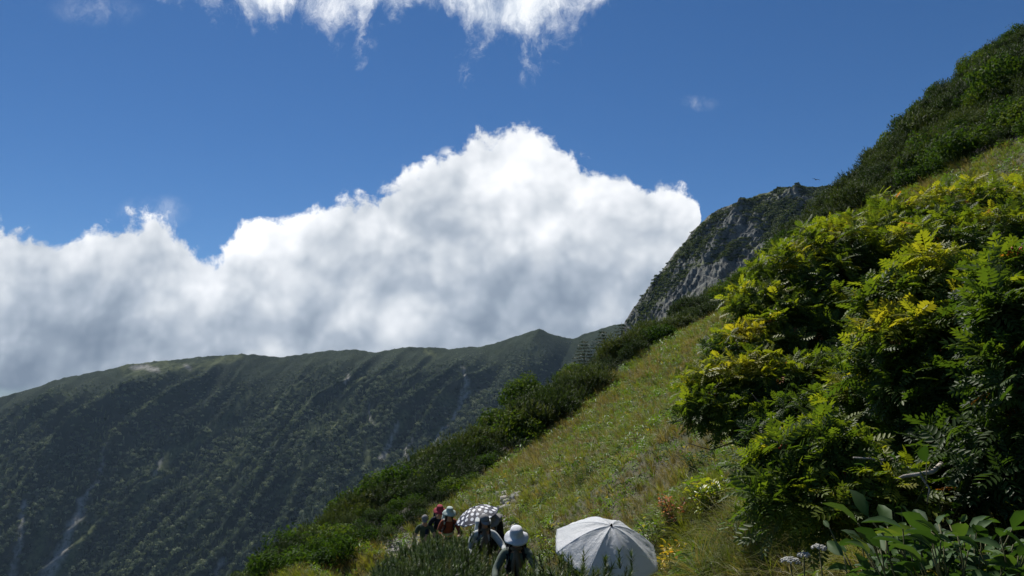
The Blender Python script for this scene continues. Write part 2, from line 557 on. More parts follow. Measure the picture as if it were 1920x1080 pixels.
xs = np.concatenate([np.arange(-60, -12, 0.8), np.arange(-12, 24, 0.22), np.arange(24, 75, 0.8)])
ys = np.concatenate([np.arange(-12, 60, 0.22), np.arange(60, 125, 0.8)])
me = grid_mesh('hillside', xs, ys, H, m_soil)
gx, gy = np.meshgrid(xs, ys)
a_ = me.attributes.new('trail', 'FLOAT', 'POINT')
tv = np.clip(1.4 - seg_dist(gx, gy, TRAIL) / 0.55, 0, 1)
a_.data.foreach_set('value', tv.ravel().astype(np.float32))
a_ = me.attributes.new('pine_floor', 'FLOAT', 'POINT'); a_.data.foreach_set('value', ((~in_poly(gx, gy, GRASS)) * 1.0).ravel().astype(np.float32))  # ground outside the grass gets a darker colour
hill = link('hillside', me); tag(hill, kind='structure')

# ------------------------------------------------------------------ GN scatter for uncountable growth
PROTO = {}


def proto_collection(name, meshes):
    col = bpy.data.collections.new(name)
    for i, me in enumerate(meshes):
        o = bpy.data.objects.new(f'{name}_kind', me); col.objects.link(o)
    PROTO[name] = col
    return col


def scatter(name, pts, rot, scl, idx, col, label=None):
    me = bpy.data.meshes.new(name)
    me.vertices.add(len(pts)); me.vertices.foreach_set('co', np.asarray(pts, np.float32).ravel())
    a = me.attributes.new('rot', 'FLOAT_VECTOR', 'POINT'); a.data.foreach_set('vector', np.asarray(rot, np.float32).ravel())
    a = me.attributes.new('scl', 'FLOAT_VECTOR', 'POINT'); a.data.foreach_set('vector', np.asarray(scl, np.float32).ravel())
    a = me.attributes.new('idx', 'INT', 'POINT'); a.data.foreach_set('value', np.asarray(idx, np.int32))
    o = link(name, me)
    g = bpy.data.node_groups.new(name, 'GeometryNodeTree')
    g.interface.new_socket('Geometry', in_out='INPUT', socket_type='NodeSocketGeometry')
    g.interface.new_socket('Geometry', in_out='OUTPUT', socket_type='NodeSocketGeometry')
    gi = g.nodes.new('NodeGroupInput'); go = g.nodes.new('NodeGroupOutput')
    ip = g.nodes.new('GeometryNodeInstanceOnPoints')
    ci = g.nodes.new('GeometryNodeCollectionInfo'); ci.inputs[0].default_value = col
    ci.inputs['Separate Children'].default_value = True; ci.inputs['Reset Children'].default_value = True

    def att(nm, ty):
        n = g.nodes.new('GeometryNodeInputNamedAttribute'); n.data_type = ty; n.inputs[0].default_value = nm
        return n.outputs[0]
    L = g.links.new
    L(gi.outputs[0], ip.inputs['Points']); L(ci.outputs[0], ip.inputs['Instance'])
    ip.inputs['Pick Instance'].default_value = True
    L(att('idx', 'INT'), ip.inputs['Instance Index'])
    er = g.nodes.new('FunctionNodeEulerToRotation'); L(att('rot', 'FLOAT_VECTOR'), er.inputs[0]); L(er.outputs[0], ip.inputs['Rotation'])
    L(att('scl', 'FLOAT_VECTOR'), ip.inputs['Scale'])
    L(ip.outputs[0], go.inputs[0])
    md = o.modifiers.new('scatter', 'NODES'); md.node_group = g
    tag(o, label, kind='stuff')
    return o


def rows(n, a, b): return rng.uniform(a, b, n)


def visible(pts, margin=60):
    px, py, dep = project(pts)
    return (dep > 0.5) & (px > -margin - 60) & (px < 1980 + margin) & (py > -200) & (py < 1080 + margin + 60)


# ---------------- templates


def rot_to(d, roll):
    """matrices whose local +Z points along d; roll about it"""
    d = d / np.linalg.norm(d, axis=1)[:, None]
    ref = np.where(np.abs(d[:, 2:3]) < 0.95, np.array([[0, 0, 1.0]]), np.array([[1.0, 0, 0]]))
    x = np.cross(ref, d); x /= np.linalg.norm(x, axis=1)[:, None]
    y = np.cross(d, x)
    cr, sr = np.cos(roll)[:, None], np.sin(roll)[:, None]
    x2, y2 = x * cr + y * sr, -x * sr + y * cr
    return np.stack([x2, y2, d], -1)


def stamp(mb, tv, tf, pos, M, s, tint):
    """copy a template (tv, tf) to many places"""
    s = np.broadcast_to(np.asarray(s, float), (len(pos),))
    V_ = np.einsum('nij,vj->nvi', M, tv) * s[:, None, None] + pos[:, None]
    n, v = len(pos), len(tv)
    F_ = (np.asarray(tf)[None] + (np.arange(n) * v)[:, None, None]).reshape(-1, np.asarray(tf).shape[1])
    t = tint if np.isscalar(tint) or len(tint) == n * len(tf) and n * len(tf) != n else np.repeat(tint, len(tf))
    mb.add(V_.reshape(-1, 3), F_, t)


def needle_shoot(n, L, W, nw):
    """a pine shoot standing along +Z: bare tip bud and a brush of needles"""
    mb = MB()
    th = rng.uniform(0, 2 * np.pi, n); h = rng.uniform(0.1, 1, n) * L
    el = rng.uniform(0.5, 1.15, n)
    d = np.stack([np.cos(th) * np.cos(el), np.sin(th) * np.cos(el), np.sin(el)], -1)
    ln = W * rng.uniform(0.8, 1.2, n)
    b = np.stack([np.zeros(n), np.zeros(n), h], -1)
    side = np.stack([-np.sin(th), np.cos(th), np.zeros(n)], -1) * nw
    V_ = np.stack([b - side, b + side, b + d * ln[:, None]], 1).reshape(-1, 3)
    return V_, np.arange(3 * n).reshape(-1, 3)


def pine_bush(nsh, nneed, radius, height, L, W, nw, mat, name):
    mb = MB()
    tpl = [needle_shoot(nneed, L, W, nw) for _ in range(4)]
    # tips on several lobes
    lob = [(0, 0, height * 0.45, radius * 0.75)] + [(math.cos(a) * radius * .5, math.sin(a) * radius * .5, height * rng.uniform(.25, .5), radius * rng.uniform(.4, .6)) for a in rows(5, 0, 6.28)]
    th = rows(nsh, 0, 2 * np.pi); cz = rows(nsh, -0.1, 1); lo = rng.integers(0, len(lob), nsh)
    LB = np.array(lob)[lo]; r = LB[:, 3] * rows(nsh, 0.72, 1.06) * (1 + 0.25 * np.sin(3 * th + lo))
    sr = np.sqrt(1 - np.clip(cz, -1, 1) ** 2)
    n = np.stack([np.cos(th) * sr, np.sin(th) * sr, cz], -1)
    pos = LB[:, :3] + n * r[:, None] * np.array([1, 1, height / radius * 0.75])
    pos[:, 2] = np.maximum(pos[:, 2], 0.02)
    up = n * 0.55 + np.array([0, 0, 0.8]) + rng.normal(0, 0.22, (nsh, 3))
    M = rot_to(up, rows(nsh, 0, 6.28))
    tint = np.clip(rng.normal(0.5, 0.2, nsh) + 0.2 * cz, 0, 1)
    for k in range(4):
        s_ = np.arange(nsh) % 4 == k
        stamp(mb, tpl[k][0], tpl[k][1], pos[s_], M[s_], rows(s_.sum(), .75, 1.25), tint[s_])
    # stems
    for k in range(0, nsh, max(1, nsh // 26)):
        q = pos[k]; m_ = np.array([q[0] * .35, q[1] * .35, q[2] * .35])
        mb.tube([(0, 0, -0.1), m_, q], [0.022 * height, 0.015 * height, 0.005], 4, 2.0)
    return mb.mesh(name, mat)


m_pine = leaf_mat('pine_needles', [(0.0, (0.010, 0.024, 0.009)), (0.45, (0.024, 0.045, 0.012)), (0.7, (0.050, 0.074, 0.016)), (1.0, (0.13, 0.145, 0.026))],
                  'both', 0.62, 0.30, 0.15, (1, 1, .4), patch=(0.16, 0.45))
m_pine2 = leaf_mat('pine_needles_near', [(0.0, (0.014, 0.032, 0.012)), (0.5, (0.030, 0.060, 0.018)), (0.85, (0.065, 0.095, 0.025)), (1.0, (0.13, 0.13, 0.04))], 'both', 0.5, 0.28, 0.25, (1, 1, .4))
m_bush = leaf_mat('bush_leaves', [(0.0, (0.02, 0.045, 0.01)), (0.5, (0.045, 0.09, 0.016)), (1.0, (0.12, 0.15, 0.022))], 'both', 0.65, 0.35, 0.08)

far_pines = [pine_bush(460, 10, 0.8, 0.85, 0.12, 0.095, 0.011, m_pine, 'pine_far') for _ in range(4)]


def leaf_bush(n, radius, height, ls, mat, name):
    mb = MB()
    lob = [(0, 0, height * 0.5, radius * 0.7)] + [(math.cos(a) * radius * .55, math.sin(a) * radius * .55, height * rng.uniform(.3, .6), radius * rng.uniform(.4, .55)) for a in rows(6, 0, 6.28)]
    th = rows(n, 0, 2 * np.pi); cz = rows(n, -0.4, 1); lo = rng.integers(0, len(lob), n)
    LB = np.array(lob)[lo]; r = LB[:, 3] * rows(n, 0.6, 1.08)
    sr = np.sqrt(1 - cz ** 2); nn = np.stack([np.cos(th) * sr, np.sin(th) * sr, cz], -1)
    pos = LB[:, :3] + nn * r[:, None]
    pos[:, 2] = np.maximum(pos[:, 2], 0.03)
    M = rot_to(nn + rng.normal(0, 0.6, (n, 3)), rows(n, 0, 6.28))
    tv = np.array([(-1, 0, 0), (-.2, -.42, .12), (.5, -.34, .1), (1, 0, -.1), (.5, .34, .1), (-.2, .42, .12)]) * ls
    tf = np.array([(0, 1, 2, 3), (0, 3, 4, 5)])
    stamp(mb, tv, tf, pos, M, rows(n, .7, 1.3), np.clip(rng.normal(.45, .22, n), 0, 1))
    for k in range(0, n, max(1, n // 20)):
        q = pos[k]; mb.tube([(0, 0, -0.1), (q[0] * .3, q[1] * .3, q[2] * .45), q], [0.02, 0.014, 0.004], 4, 0.1)
    return mb.mesh(name, mat)


green_bushes = [leaf_bush(900, 0.8, 1.0, 0.055, m_bush, 'bush_far') for _ in range(2)]
pc = proto_collection('pine_thicket', far_pines + green_bushes)

# dwarf pine band on the spur
n = 26000
x = rows(n, -26, 44); y = rows(n, 18, 66)
keep = ~in_poly(x, y, GRASS) & (x / y > -.322)
x, y = x[keep], y[keep]
gb = H(x, y)
# keep to the spur's near side and just past its crest
P_ = np.stack([x, y, gb + 1.0], -1)
keep = visible(P_, 40)
x, y, gb = x[keep], y[keep], gb[keep]
# hidden far side: drop what the crest hides
vv = (gb + 1.8 - 1.6) / y
vis = np.ones(len(x), bool)
for f in (0.8, 0.87, 0.94):
    vis &= vv > (H0(x * f, y * f) + 0.6 - 1.6) / (y * f) - 0.012
x, y, gb = x[vis], y[vis], gb[vis]
# thin to even spacing
cell = {}
order = rng.permutation(len(x)); sel = []
for i in order:
    k = (int(x[i] / 0.92), int(y[i] / 0.92))
    if k in cell: continue
    cell[k] = 1; sel.append(i)
sel = np.array(sel)
x, y, gb = x[sel], y[sel], gb[sel]
n = len(x)
big = 1.0 + 0.8 * fbm(x * 0.18, y * 0.18, 3, 21) + 0.35 * fbm(x * 0.7, y * 0.7, 2, 5)
edge = np.clip(np.hypot(x + 3, y - 26) / 10, 0.55, 1.0)
s = np.clip(big * np.where(x > 5, 1.08, 1.3) * edge, 0.6, np.where(x > 5, 1.7, 2.4)) * rows(n, .7, 1.3)
gm = (fbm(x * 0.15 + 4, y * 0.15, 3, 33) > 0.08) | ((y < 37) & (rng.random(n) < .5))
idx = np.where(gm & (rng.random(n) < 0.75), rng.integers(4, 6, n), rng.integers(0, 4, n))
rot = np.stack([rng.normal(0, .12, n), rng.normal(-.12, .12, n), rows(n, 0, 6.28)], -1)
scatter('dwarf_pine_thicket', np.stack([x, y, gb - 0.1], -1), rot, np.stack([s, s, s * rows(n, .8, 1.25)], -1), idx, pc)
print('pine band', n)

# ---------------- near pine cushion in front of the hikers
near_pines = [pine_bush(250, 60, 0.55, 0.70, 0.12, 0.050, 0.0030, m_pine2, 'pine_near') for _ in range(4)]
pc2 = proto_collection('near_pine', near_pines)
n = 5000
x = rows(n, -5, 1.6); y = rows(n, 6, 19)
k = in_poly(x, y, NEARPINE); x, y = x[k], y[k]
cell = {}; sel = []
for i in range(len(x)):
    k = (int(x[i] / 0.34), int(y[i] / 0.34))
    if k in cell: continue
    cell[k] = 1; sel.append(i)
x, y = x[sel], y[sel]; n = len(x)
NEAR_TOP = 1.0


def near_pine_h(x, y):
    """height of the cushion: fuller in the middle"""
    return 1.36 + np.clip((y - 9) * .045, 0, .36) - .62 * np.exp(-((x - .15) ** 2 + (y - 10.8) ** 2) / .5) + 0.18 * fbm(x * 0.9, y * 0.9, 2, 14)


s = near_pine_h(x, y) * rows(n, .85, 1.1)
scatter('dwarf_pine_cushion', np.stack([x, y, H(x, y) - 0.05], -1),
        np.stack([rng.normal(0, .12, n), rng.normal(0, .12, n), rows(n, 0, 6.28)], -1), np.stack([s * .95, s * .95, s], -1), rng.integers(0, 4, n), pc2)
print('near pine', n)

# ---------------- grass and herbs on the slope


def grass_tuft(nb, L, spread, wd, droop, mat, name, tmean=.5):
    mb = MB()
    th = rows(nb, 0, 6.28); r0 = rows(nb, 0, spread * .35); ln = L * rows(nb, .55, 1.15); lean = rows(nb, .1, droop)
    ax = np.stack([np.cos(th), np.sin(th), 0 * th], -1); sd = np.stack([-np.sin(th), np.cos(th), 0 * th], -1)
    b = ax * r0[:, None]
    vs = []
    for k, (tt, ww) in enumerate(((0, 1), (.4, .9), (.75, .6), (1, .05))):
        out = lean * tt ** 1.7
        p = b + ax * (out * ln)[:, None] + np.array([0, 0, 1]) * (ln * tt * (1 - .35 * out * tt))[:, None]
        vs += [p - sd * wd * ww, p + sd * wd * ww]
    V_ = np.stack(vs, 1)
    F_ = np.array([(0, 1, 3, 2), (2, 3, 5, 4), (4, 5, 7, 6)])
    FF = (F_[None] + (np.arange(nb) * 8)[:, None, None]).reshape(-1, 4)
    mb.add(V_.reshape(-1, 3), FF, np.repeat(np.clip(rng.normal(tmean, .2, nb), 0, 1), 3))
    return mb.mesh(name, mat)


def herb(nl, L, wd, h, mat, name):
    mb = MB()
    tv = np.array([(0, 0, 0), (.3, -.32, .07), (.7, -.26, .05), (1, 0, -.12), (.7, .26, .05), (.3, .32, .07)]) * np.array([L, wd * 3, L])
    tf = np.array([(0, 1, 2, 3), (0, 3, 4, 5)])
    th = rows(nl, 0, 6.28); el = rows(nl, -.2, .9); hh = h * rows(nl, .2, 1)
    xx = np.stack([np.cos(th) * np.cos(el), np.sin(th) * np.cos(el), np.sin(el)], -1)
    yy = np.stack([-np.sin(th), np.cos(th), 0 * th], -1); zz = np.cross(xx, yy)
    M = np.stack([xx, yy, zz], -1)
    pos = np.stack([np.cos(th) * .03, np.sin(th) * .03, hh], -1) + rng.normal(0, .05 * h / .2, (nl, 3)) * np.array([1, 1, 0])
    stamp(mb, tv, tf, pos, M, rows(nl, .7, 1.2), np.clip(rng.normal(.5, .22, nl), 0, 1))
    return mb.mesh(name, mat)


m_gg = leaf_mat('grass_green', [(0, (0.055, 0.090, 0.015)), (.5, (0.118, 0.148, 0.026)), (1, (0.24, 0.225, 0.048))], 'both', .55, .4, .2, patch=(0.3, .35))
m_gd = leaf_mat('grass_dry', [(0, (0.095, 0.085, 0.024)), (.5, (0.150, 0.136, 0.048)), (1, (0.30, 0.26, 0.12))], 'both', .55, .35, .3, (1, .9, .45), patch=(0.3, .35))
m_hg = leaf_mat('herb_green', [(0, (0.035, 0.085, 0.018)), (.5, (0.075, 0.14, 0.025)), (.8, (0.13, 0.18, 0.03)), (1, (0.26, 0.25, 0.05))], 'both', .5, .42, .3, patch=(0.5, .3))
m_hy = leaf_mat('herb_yellow', [(0, (0.20, 0.20, 0.03)), (.5, (0.34, 0.28, 0.04)), (.85, (0.36, 0.27, 0.05)), (1, (0.26, 0.10, 0.04))], 'both', .45, .42, .4)
tufts = [grass_tuft(34, .30, .16, .0045, 1.1, m_gg, 'tuft'), grass_tuft(34, .26, .2, .004, 1.3, m_gg, 'tuft'),
         grass_tuft(36, .34, .16, .0035, 1.1, m_gd, 'tuft'), grass_tuft(30, .28, .2, .004, 1.4, m_gd, 'tuft'),
         herb(14, .085, .017, .16, m_hg, 'herb'), herb(18, .07, .016, .2, m_hg, 'herb'), herb(12, .07, .015, .14, m_hy, 'herb'),
         herb(16, .12, .022, .26, m_hg, 'herb')]
gc = proto_collection('slope_growth', tufts)
# sample evenly in the picture's solid angle, then by metre squared
n = 560000
yy = 2.2 * (54 / 2.2) ** rng.random(n)
uu = rows(n, -0.50, 0.72)
x = uu * yy; y = yy
k = in_poly(x, y, GRASS); x, y = x[k], y[k]
td = seg_dist(x, y, TRAIL)
k = td > 0.42 + 0.12 * fbm(x * 2, y * 2, 2, 4); x, y, td = x[k], y[k], td[k]
k = ~(in_poly(x, y, NEARPINE) & (rng.random(len(x)) < .8)); x, y = x[k], y[k]
z = H(x, y)
k = visible(np.stack([x, y, z + .2], -1), 20); x, y, z = x[k], y[k], z[k]
# density target per m2 falls with distance
des = np.clip(2100 / (y + 3) ** 1.35, 13, 130)
area_d = None
cell = {}; sel = []
cs = 1 / np.sqrt(des)
lv = np.round(np.log2(cs) * 2) / 2
csq = 2.0 ** lv
ki = np.floor(x / csq).astype(int); kj = np.floor(y / csq).astype(int)
for i in range(len(x)):
    kk_ = (lv[i], ki[i], kj[i])
    if kk_ in cell: continue
    cell[kk_] = 1; sel.append(i)
x, y, z = x[sel], y[sel], z[sel]; n = len(x)
pn = fbm(x * .22, y * .16, 4, 41); pn2 = fbm(x * .5 + 9, y * .4, 3, 52)
ran = rng.random(n)
dry = (pn + 0.25 * (ran - .5)) > 0.13
herbm = (pn2 + 0.35 * (ran - .5)) > 0.02
idx = np.where(herbm, rng.choice([4, 4, 5, 5, 7, 0, 1, 2, 4, 3, 5, 6], n), np.where(dry, rng.choice([2, 3, 3, 2, 2, 3, 0, 2], n), rng.choice([0, 1, 1, 0, 2, 5], n)))
s = rows(n, .7, 1.25) * np.clip(0.62 + y / 42, .7, 1.6)
s *= np.where(y > 20, 1.0, np.clip(.85 + .4 * fbm(x, y, 2, 77), .6, 1.3))
rot = np.stack([rng.normal(0, .15, n), rng.normal(-.40, .15, n), np.zeros(n)], -1)
rot[:, 2] = rng.uniform(-.8, .8, n)
scatter('slope_grass', np.stack([x, y, z - .02], -1), rot, np.stack([s, s, s], -1), idx, gc)
print('grass', n)

# ------------------------------------------------------------------ far wooded ridge
RIDGE = [(-700, 950), (-300, 800), (-100, 760), (0, 745), (60, 728), (120, 708), (180, 697), (240, 684), (300, 676), (400, 667), (450, 663), (500, 667), (530, 669), (600, 659), (650, 655),
         (700, 660), (735, 656), (770, 650), (810, 652), (850, 653), (900, 650), (940, 640), (980, 625), (1012, 617), (1040, 628), (1075, 636), (1100, 624), (1135, 614),
         (1170, 606), (1300, 560), (1500, 500), (1800, 560)]


def crest_fn(pts, Yf):
    xs_, zs_ = [], []
    for px, py in pts:
        q = at(px, py, Yf(px)); xs_.append(q[0]); zs_.append(q[2])
    return np.array(xs_), np.array(zs_)


RY = 1500.0
rx_, rz_ = crest_fn(RIDGE, lambda p: RY)


def ridge_z(x, y):
    t = RY - y
    xc = x + 0.43 * t
    zc = np.interp(xc, rx_, rz_)
    zs = sum(np.interp(xc + o, rx_, rz_) for o in (-90, -45, 0, 45, 90)) / 5
    k = np.clip(np.abs(t) / 160, 0, 1)
    z = zc * (1 - k) + zs * k
    ta = np.abs(t)
    wx = 85 * fbm(x / 330, y / 330, 3, 61, .55)
    cc = x * .92 - y * .39 + wx
    r1 = ridged(cc / 190, t / 1500 + 3, 2, 71, .5)
    r2 = ridged(cc / 52 + 7, t / 420, 2, 73, .5)
    amp = np.clip(ta / 130, 0, 1)
    r0 = ridged(cc / 420 + 11, t / 2600 + 1, 1, 77)
    vary = np.clip(.75 + 1.3 * fbm(x / 170, y / 230, 2, 79), .15, 1.6)
    z = z - 0.80 * ta + amp * (48 * (r0 - .45) + 74 * vary * (r1 - .45) + 24 * (1.7 - vary) * (r2 - .4)) + 7 * amp * fbm(x / 90, y / 90, 3, 75)
    z = z + 1.3 * fbm(x / 14, y / 14, 3, 80) + (1 - amp) * 5 * fbm(x / 34, y / 60 + 5, 4, 82, .6)
    return np.maximum(z, -560 + 10 * fbm(x / 100, y / 100, 2, 3))


m_ridge, T = new_mat('ridge_ground')
g_ = T.n('ShaderNodeNewGeometry').outputs['Position']
a1 = T.n('ShaderNodeAttribute', attribute_name='scree').outputs['Fac']
a2 = T.n('ShaderNodeAttribute', attribute_name='sward').outputs['Fac']
nA = T.noise(g_, 0.02, 6, .6); nB = T.noise(g_, 0.15, 5, .65)
c = T.mix(T.maprange(nA, .35, .65), (0.016, 0.027, 0.013), (0.025, 0.038, 0.016))
c = T.mix(T.math('MULTIPLY', a2, T.maprange(nB, .3, .6)), c, (0.085, 0.10, 0.04))
c = T.mix(T.math('MULTIPLY', a1, T.maprange(nB, .25, .55)), c, T.mix(nB, (0.17, 0.16, 0.14), (0.36, 0.35, 0.32)))
p_ = T.n('ShaderNodeBsdfPrincipled'); T.l(c, p_.inputs['Base Color']); p_.inputs['Roughness'].default_value = 1.0; p_.inputs['Specular IOR Level'].default_value = 0.1
b_ = T.n('ShaderNodeBump'); b_.inputs['Strength'].default_value = .8; b_.inputs['Distance'].default_value = 1.5
T.l(nB, b_.inputs['Height']); T.l(b_.outputs[0], p_.inputs['Normal'])
o_ = T.n('ShaderNodeOutputMaterial'); T.l(p_.outputs[0], o_.inputs[0])

xs = np.concatenate([np.arange(-2600, -1250, 30), np.arange(-1250, 420, 3.2), np.arange(420, 1500, 30)])
ys = np.concatenate([np.arange(600, 850, 12), np.arange(850, 1516, 3.2), np.arange(1516, 2200, 30)])
me = grid_mesh('wooded_ridge', xs, ys, ridge_z, m_ridge)
gx, gy = np.meshgrid(xs, ys); gx, gy = gx.ravel(), gy.ravel()
gz = ridge_z(gx, gy)


def px_seg(px, py, lines):
    best = np.full(px.shape, 9.0)
    for pts, w0, w1 in lines:
        n_ = len(pts) - 1
        for i in range(n_):
            (x1, y1), (x2, y2) = pts[i], pts[i + 1]
            dx, dy = x2 - x1, y2 - y1
            t = np.clip(((px - x1) * dx + (py - y1) * dy) / (dx * dx + dy * dy), 0, 1)
            wd = w0 + (w1 - w0) * (i + t) / n_
            best = np.minimum(best, np.hypot(px - x1 - t * dx, py - y1 - t * dy) / wd)
    return best


SCREE = [([(154, 935), (150, 962), (128, 1000), (112, 1042), (84, 1082)], 7, 13), ([(200, 830), (188, 890), (160, 938)], 2, 3),
         ([(250, 690), (275, 688), (295, 694)], 5, 6), ([(348, 686), (354, 690)], 4, 4), ([(45, 940), (38, 1010), (22, 1080)], 5, 7),
         ([(300, 862), (290, 890)], 3, 4), ([(868, 690), (874, 722), (862, 752)], 3, 5), ([(745, 795), (728, 840), (712, 860)], 4, 5), ([(770, 820), (762, 850), (764, 890)], 3, 4), ([(655, 700), (648, 716)], 2, 2), ([(880, 735), (845, 790), (800, 850)], 3, 3), ([(690, 750), (700, 800)], 2, 3), ([(420, 1050), (405, 1075)], 5, 5)]
SWARD = [([(240, 692), (300, 688), (360, 690), (450, 668)], 12, 5), ([(690, 690), (640, 765), (600, 850), (520, 930)], 4, 5), ([(470, 735), (400, 810), (310, 860), (250, 960)], 5, 8),
         ([(560, 720), (500, 790), (420, 900), (330, 1020)], 3, 4), ([(880, 735), (840, 795), (780, 870), (740, 930)], 6, 10), ([(830, 745), (850, 760)], 9, 9), ([(760, 780), (720, 850), (690, 920)], 9, 12), ([(90, 960), (60, 1070)], 8, 12), ([(170, 980), (110, 1080)], 10, 16), ([(330, 845), (300, 880)], 8, 8), ([(700, 780), (690, 860), (640, 930)], 3, 5), ([(800, 660), (815, 668)], 4, 4)]


def marks(x, y, z):
    px, py, _ = project(np.stack([x, y, z], -1))
    px = px + 11 * fbm(px / 22, py / 22, 4, 88, .65); py = py + 5 * fbm(px / 25 + 9, py / 25, 2, 89)
    s1 = np.clip(1.3 - px_seg(px, py, SCREE), 0, 1); s2 = np.clip(1.6 - px_seg(px, py, SWARD), 0, 1)
    return s1, s2


s1, s2 = marks(gx, gy, gz)
for nm, vv_ in (('scree', s1), ('sward', s2)):
    a = me.attributes.new(nm, 'FLOAT', 'POINT'); a.data.foreach_set('value', vv_.astype(np.float32))
rd = link('mountain_ridge', me); tag(rd, kind='structure')

# its forest: broadleaf crowns and dark firs
m_far = leaf_mat('far_crowns', [(0, (0.014, 0.028, 0.017)), (.4, (0.036, 0.060, 0.032)), (.66, (0.10, 0.132, 0.070)), (1, (0.24, 0.27, 0.16))], 'object', .8, .2, .15, (1, 1, .6), patch=(0.012, .3))


def far_crown(n, r, h, conical, mat, name):
    mb = MB()
    if conical:
        hh = rng.random(n) ** .8; rr = r * (1 - hh) * rows(n, .7, 1.1); z = hh * h
        th = rows(n, 0, 6.28); pos = np.stack([np.cos(th) * rr, np.sin(th) * rr, z + .5], -1)
        nn = np.stack([np.cos(th), np.sin(th), .6 + 0 * th], -1)
    else:
        th = rows(n, 0, 6.28); cz = rows(n, -.3, 1); sr = np.sqrt(1 - cz ** 2)
        nn = np.stack([np.cos(th) * sr, np.sin(th) * sr, cz], -1)
        rad = 1 + .25 * np.sin(3 * th + 2 * cz) + .1 * rng.normal(size=n)
        pos = nn * rad[:, None] * np.array([r, r, h * .5]) + np.array([0, 0, h * .5])
    M = rot_to(nn + rng.normal(0, .45, (n, 3)), rows(n, 0, 6.28))
    tv = np.array([(-1, -.6, 0), (.2, -.9, .15), (1, .1, 0), (-.1, .9, -.1)]) * r * .34
    stamp(mb, tv, np.array([(0, 1, 2, 3)]), pos, M, rows(n, .6, 1.3), .5)
    return mb.mesh(name, mat)


fc = proto_collection('ridge_forest', [far_crown(46, 3.2, 5.2, False, m_far, 'crown') for _ in range(3)] + [far_crown(44, 1.9, 8.5, True, m_far, 'fir_crown') for _ in range(2)])
n = 520000
x = rows(n, -1100, 380); y = rows(n, 900, 1506)
k = visible(np.stack([x, y, ridge_z(x, y)], -1), 0); x, y = x[k], y[k]
cl = 5.2
key = np.floor(x / cl).astype(np.int64) * 100000 + np.floor(y / cl).astype(np.int64)
_, ui = np.unique(key, return_index=True); x, y = x[ui], y[ui]; z = ridge_z(x, y)
s1, s2 = marks(x, y, z)
r_ = rng.random(len(x)); gap_ = fbm(x / 30, y / 30, 3, 99)
k = (r_ > s1 * 1.8) & (r_ > s2 * .8) & (gap_ < .34); x, y, z, gap_ = x[k], y[k], z[k], gap_[k]
n = len(x)
high = np.clip((RY - y) / 160, .22, 1)          # trees shrink to scrub towards the crest
s = rows(n, .65, 1.25) * high
firs = (fbm(x / 70, y / 70, 3, 111) + .3 * rng.normal(size=n)) > .25
idx = np.where(firs & (high > .7), rng.integers(3, 5, n), rng.integers(0, 3, n))
scatter('distant_forest', np.stack([x, y, z - .8], -1), np.stack([rng.normal(0, .1, n), rng.normal(0, .1, n), rows(n, 0, 6.28)], -1), np.stack([s, s, s], -1), idx, fc)
print('forest', n)

# ------------------------------------------------------------------ rocky peak
PEAK = [(900, 1400), (1140, 760), (1155, 690), (1164, 635), (1172, 603), (1188, 577), (1204, 560), (1216, 540), (1232, 520), (1250, 497), (1268, 470), (1280, 460), (1300, 431), (1316, 418), (1330, 404), (1352, 392), (1370, 385),
        (1392, 382), (1404, 379), (1412, 372), (1424, 365), (1440, 362), (1465, 352), (1500, 353), (1545, 351), (1620, 342), (1700, 330), (1900, 330)]
PY = 450.0
qx_, qz_ = crest_fn(PEAK, lambda p: PY)


def peak_z(x, y):
    t = PY - y
    xc = x + 0.30 * t
    ta = np.abs(t)
    z = np.interp(xc, qx_, qz_)
    zs = sum(np.interp(xc + o, qx_, qz_) for o in (-14, -7, 0, 7, 14)) / 5
    k = np.clip(ta / 12, 0, 1); z = z * (1 - k) + zs * k
    cc = x * .8 - y * .6 + 7 * fbm(x / 40, y / 40, 3, 131)
    am = np.clip(ta / 16, 0.05, 1)
    z = z - 0.62 * ta + am * (10 * (ridged(cc / 34, t / 150, 3, 141, .55) - .4) + 5 * (ridged(cc / 9, t / 30 + 2, 3, 143, .6) - .4))
    z = z + (.25 + am) * 1.7 * ridged(x / 6.5, y / 6.5 + z / 9, 4, 151, .6)
    z = z + 0.5 * fbm(x / 1.6, y / 1.6, 2, 155)
    return z


m_rock, T = new_mat('peak_rock')
gm_ = T.n('ShaderNodeNewGeometry'); g_ = gm_.outputs['Position']
vo = T.n('ShaderNodeTexVoronoi', feature='DISTANCE_TO_EDGE'); vo.inputs['Scale'].default_value = .22
T.l(T.vmath('ADD', g_, T.vmath('MULTIPLY', T.noise(g_, .15, 4, .6, out='Color'), (9, 9, 9))), vo.inputs['Vector'])
nA = T.noise(g_, 0.03, 6, .62); nB = T.noise(g_, 0.28, 7, .7); nC = T.noise(g_, 1.3, 4, .6)
rock = T.ramp(nB, [(.3, (0.085, 0.09, 0.085)), (.5, (0.15, 0.156, 0.14)), (.7, (0.23, 0.232, 0.205))])
rock = T.mix(T.maprange(vo.outputs[0], 0, .12, .6, 0), rock, (0.03, 0.032, 0.035))
sn = T.n('ShaderNodeSeparateXYZ'); T.l(gm_.outputs['Normal'], sn.inputs[0])
gmask = T.math('MULTIPLY', T.maprange(sn.outputs[2], .5, .8), T.maprange(T.math('ADD', nA, T.math('MULTIPLY', nC, .35)), .60, .76))
grn = T.mix(nC, (0.08, 0.10, 0.03), (0.16, 0.18, 0.06))
c = T.mix(gmask, rock, grn)
c = T.mix(T.maprange(nA, .54, .64, 0, 0.45), c, T.mix(nC, (0.03, 0.045, 0.016), (0.06, 0.08, 0.03)))
p_ = T.n('ShaderNodeBsdfPrincipled'); T.l(c, p_.inputs['Base Color']); p_.inputs['Roughness'].default_value = .95; p_.inputs['Specular IOR Level'].default_value = 0.2
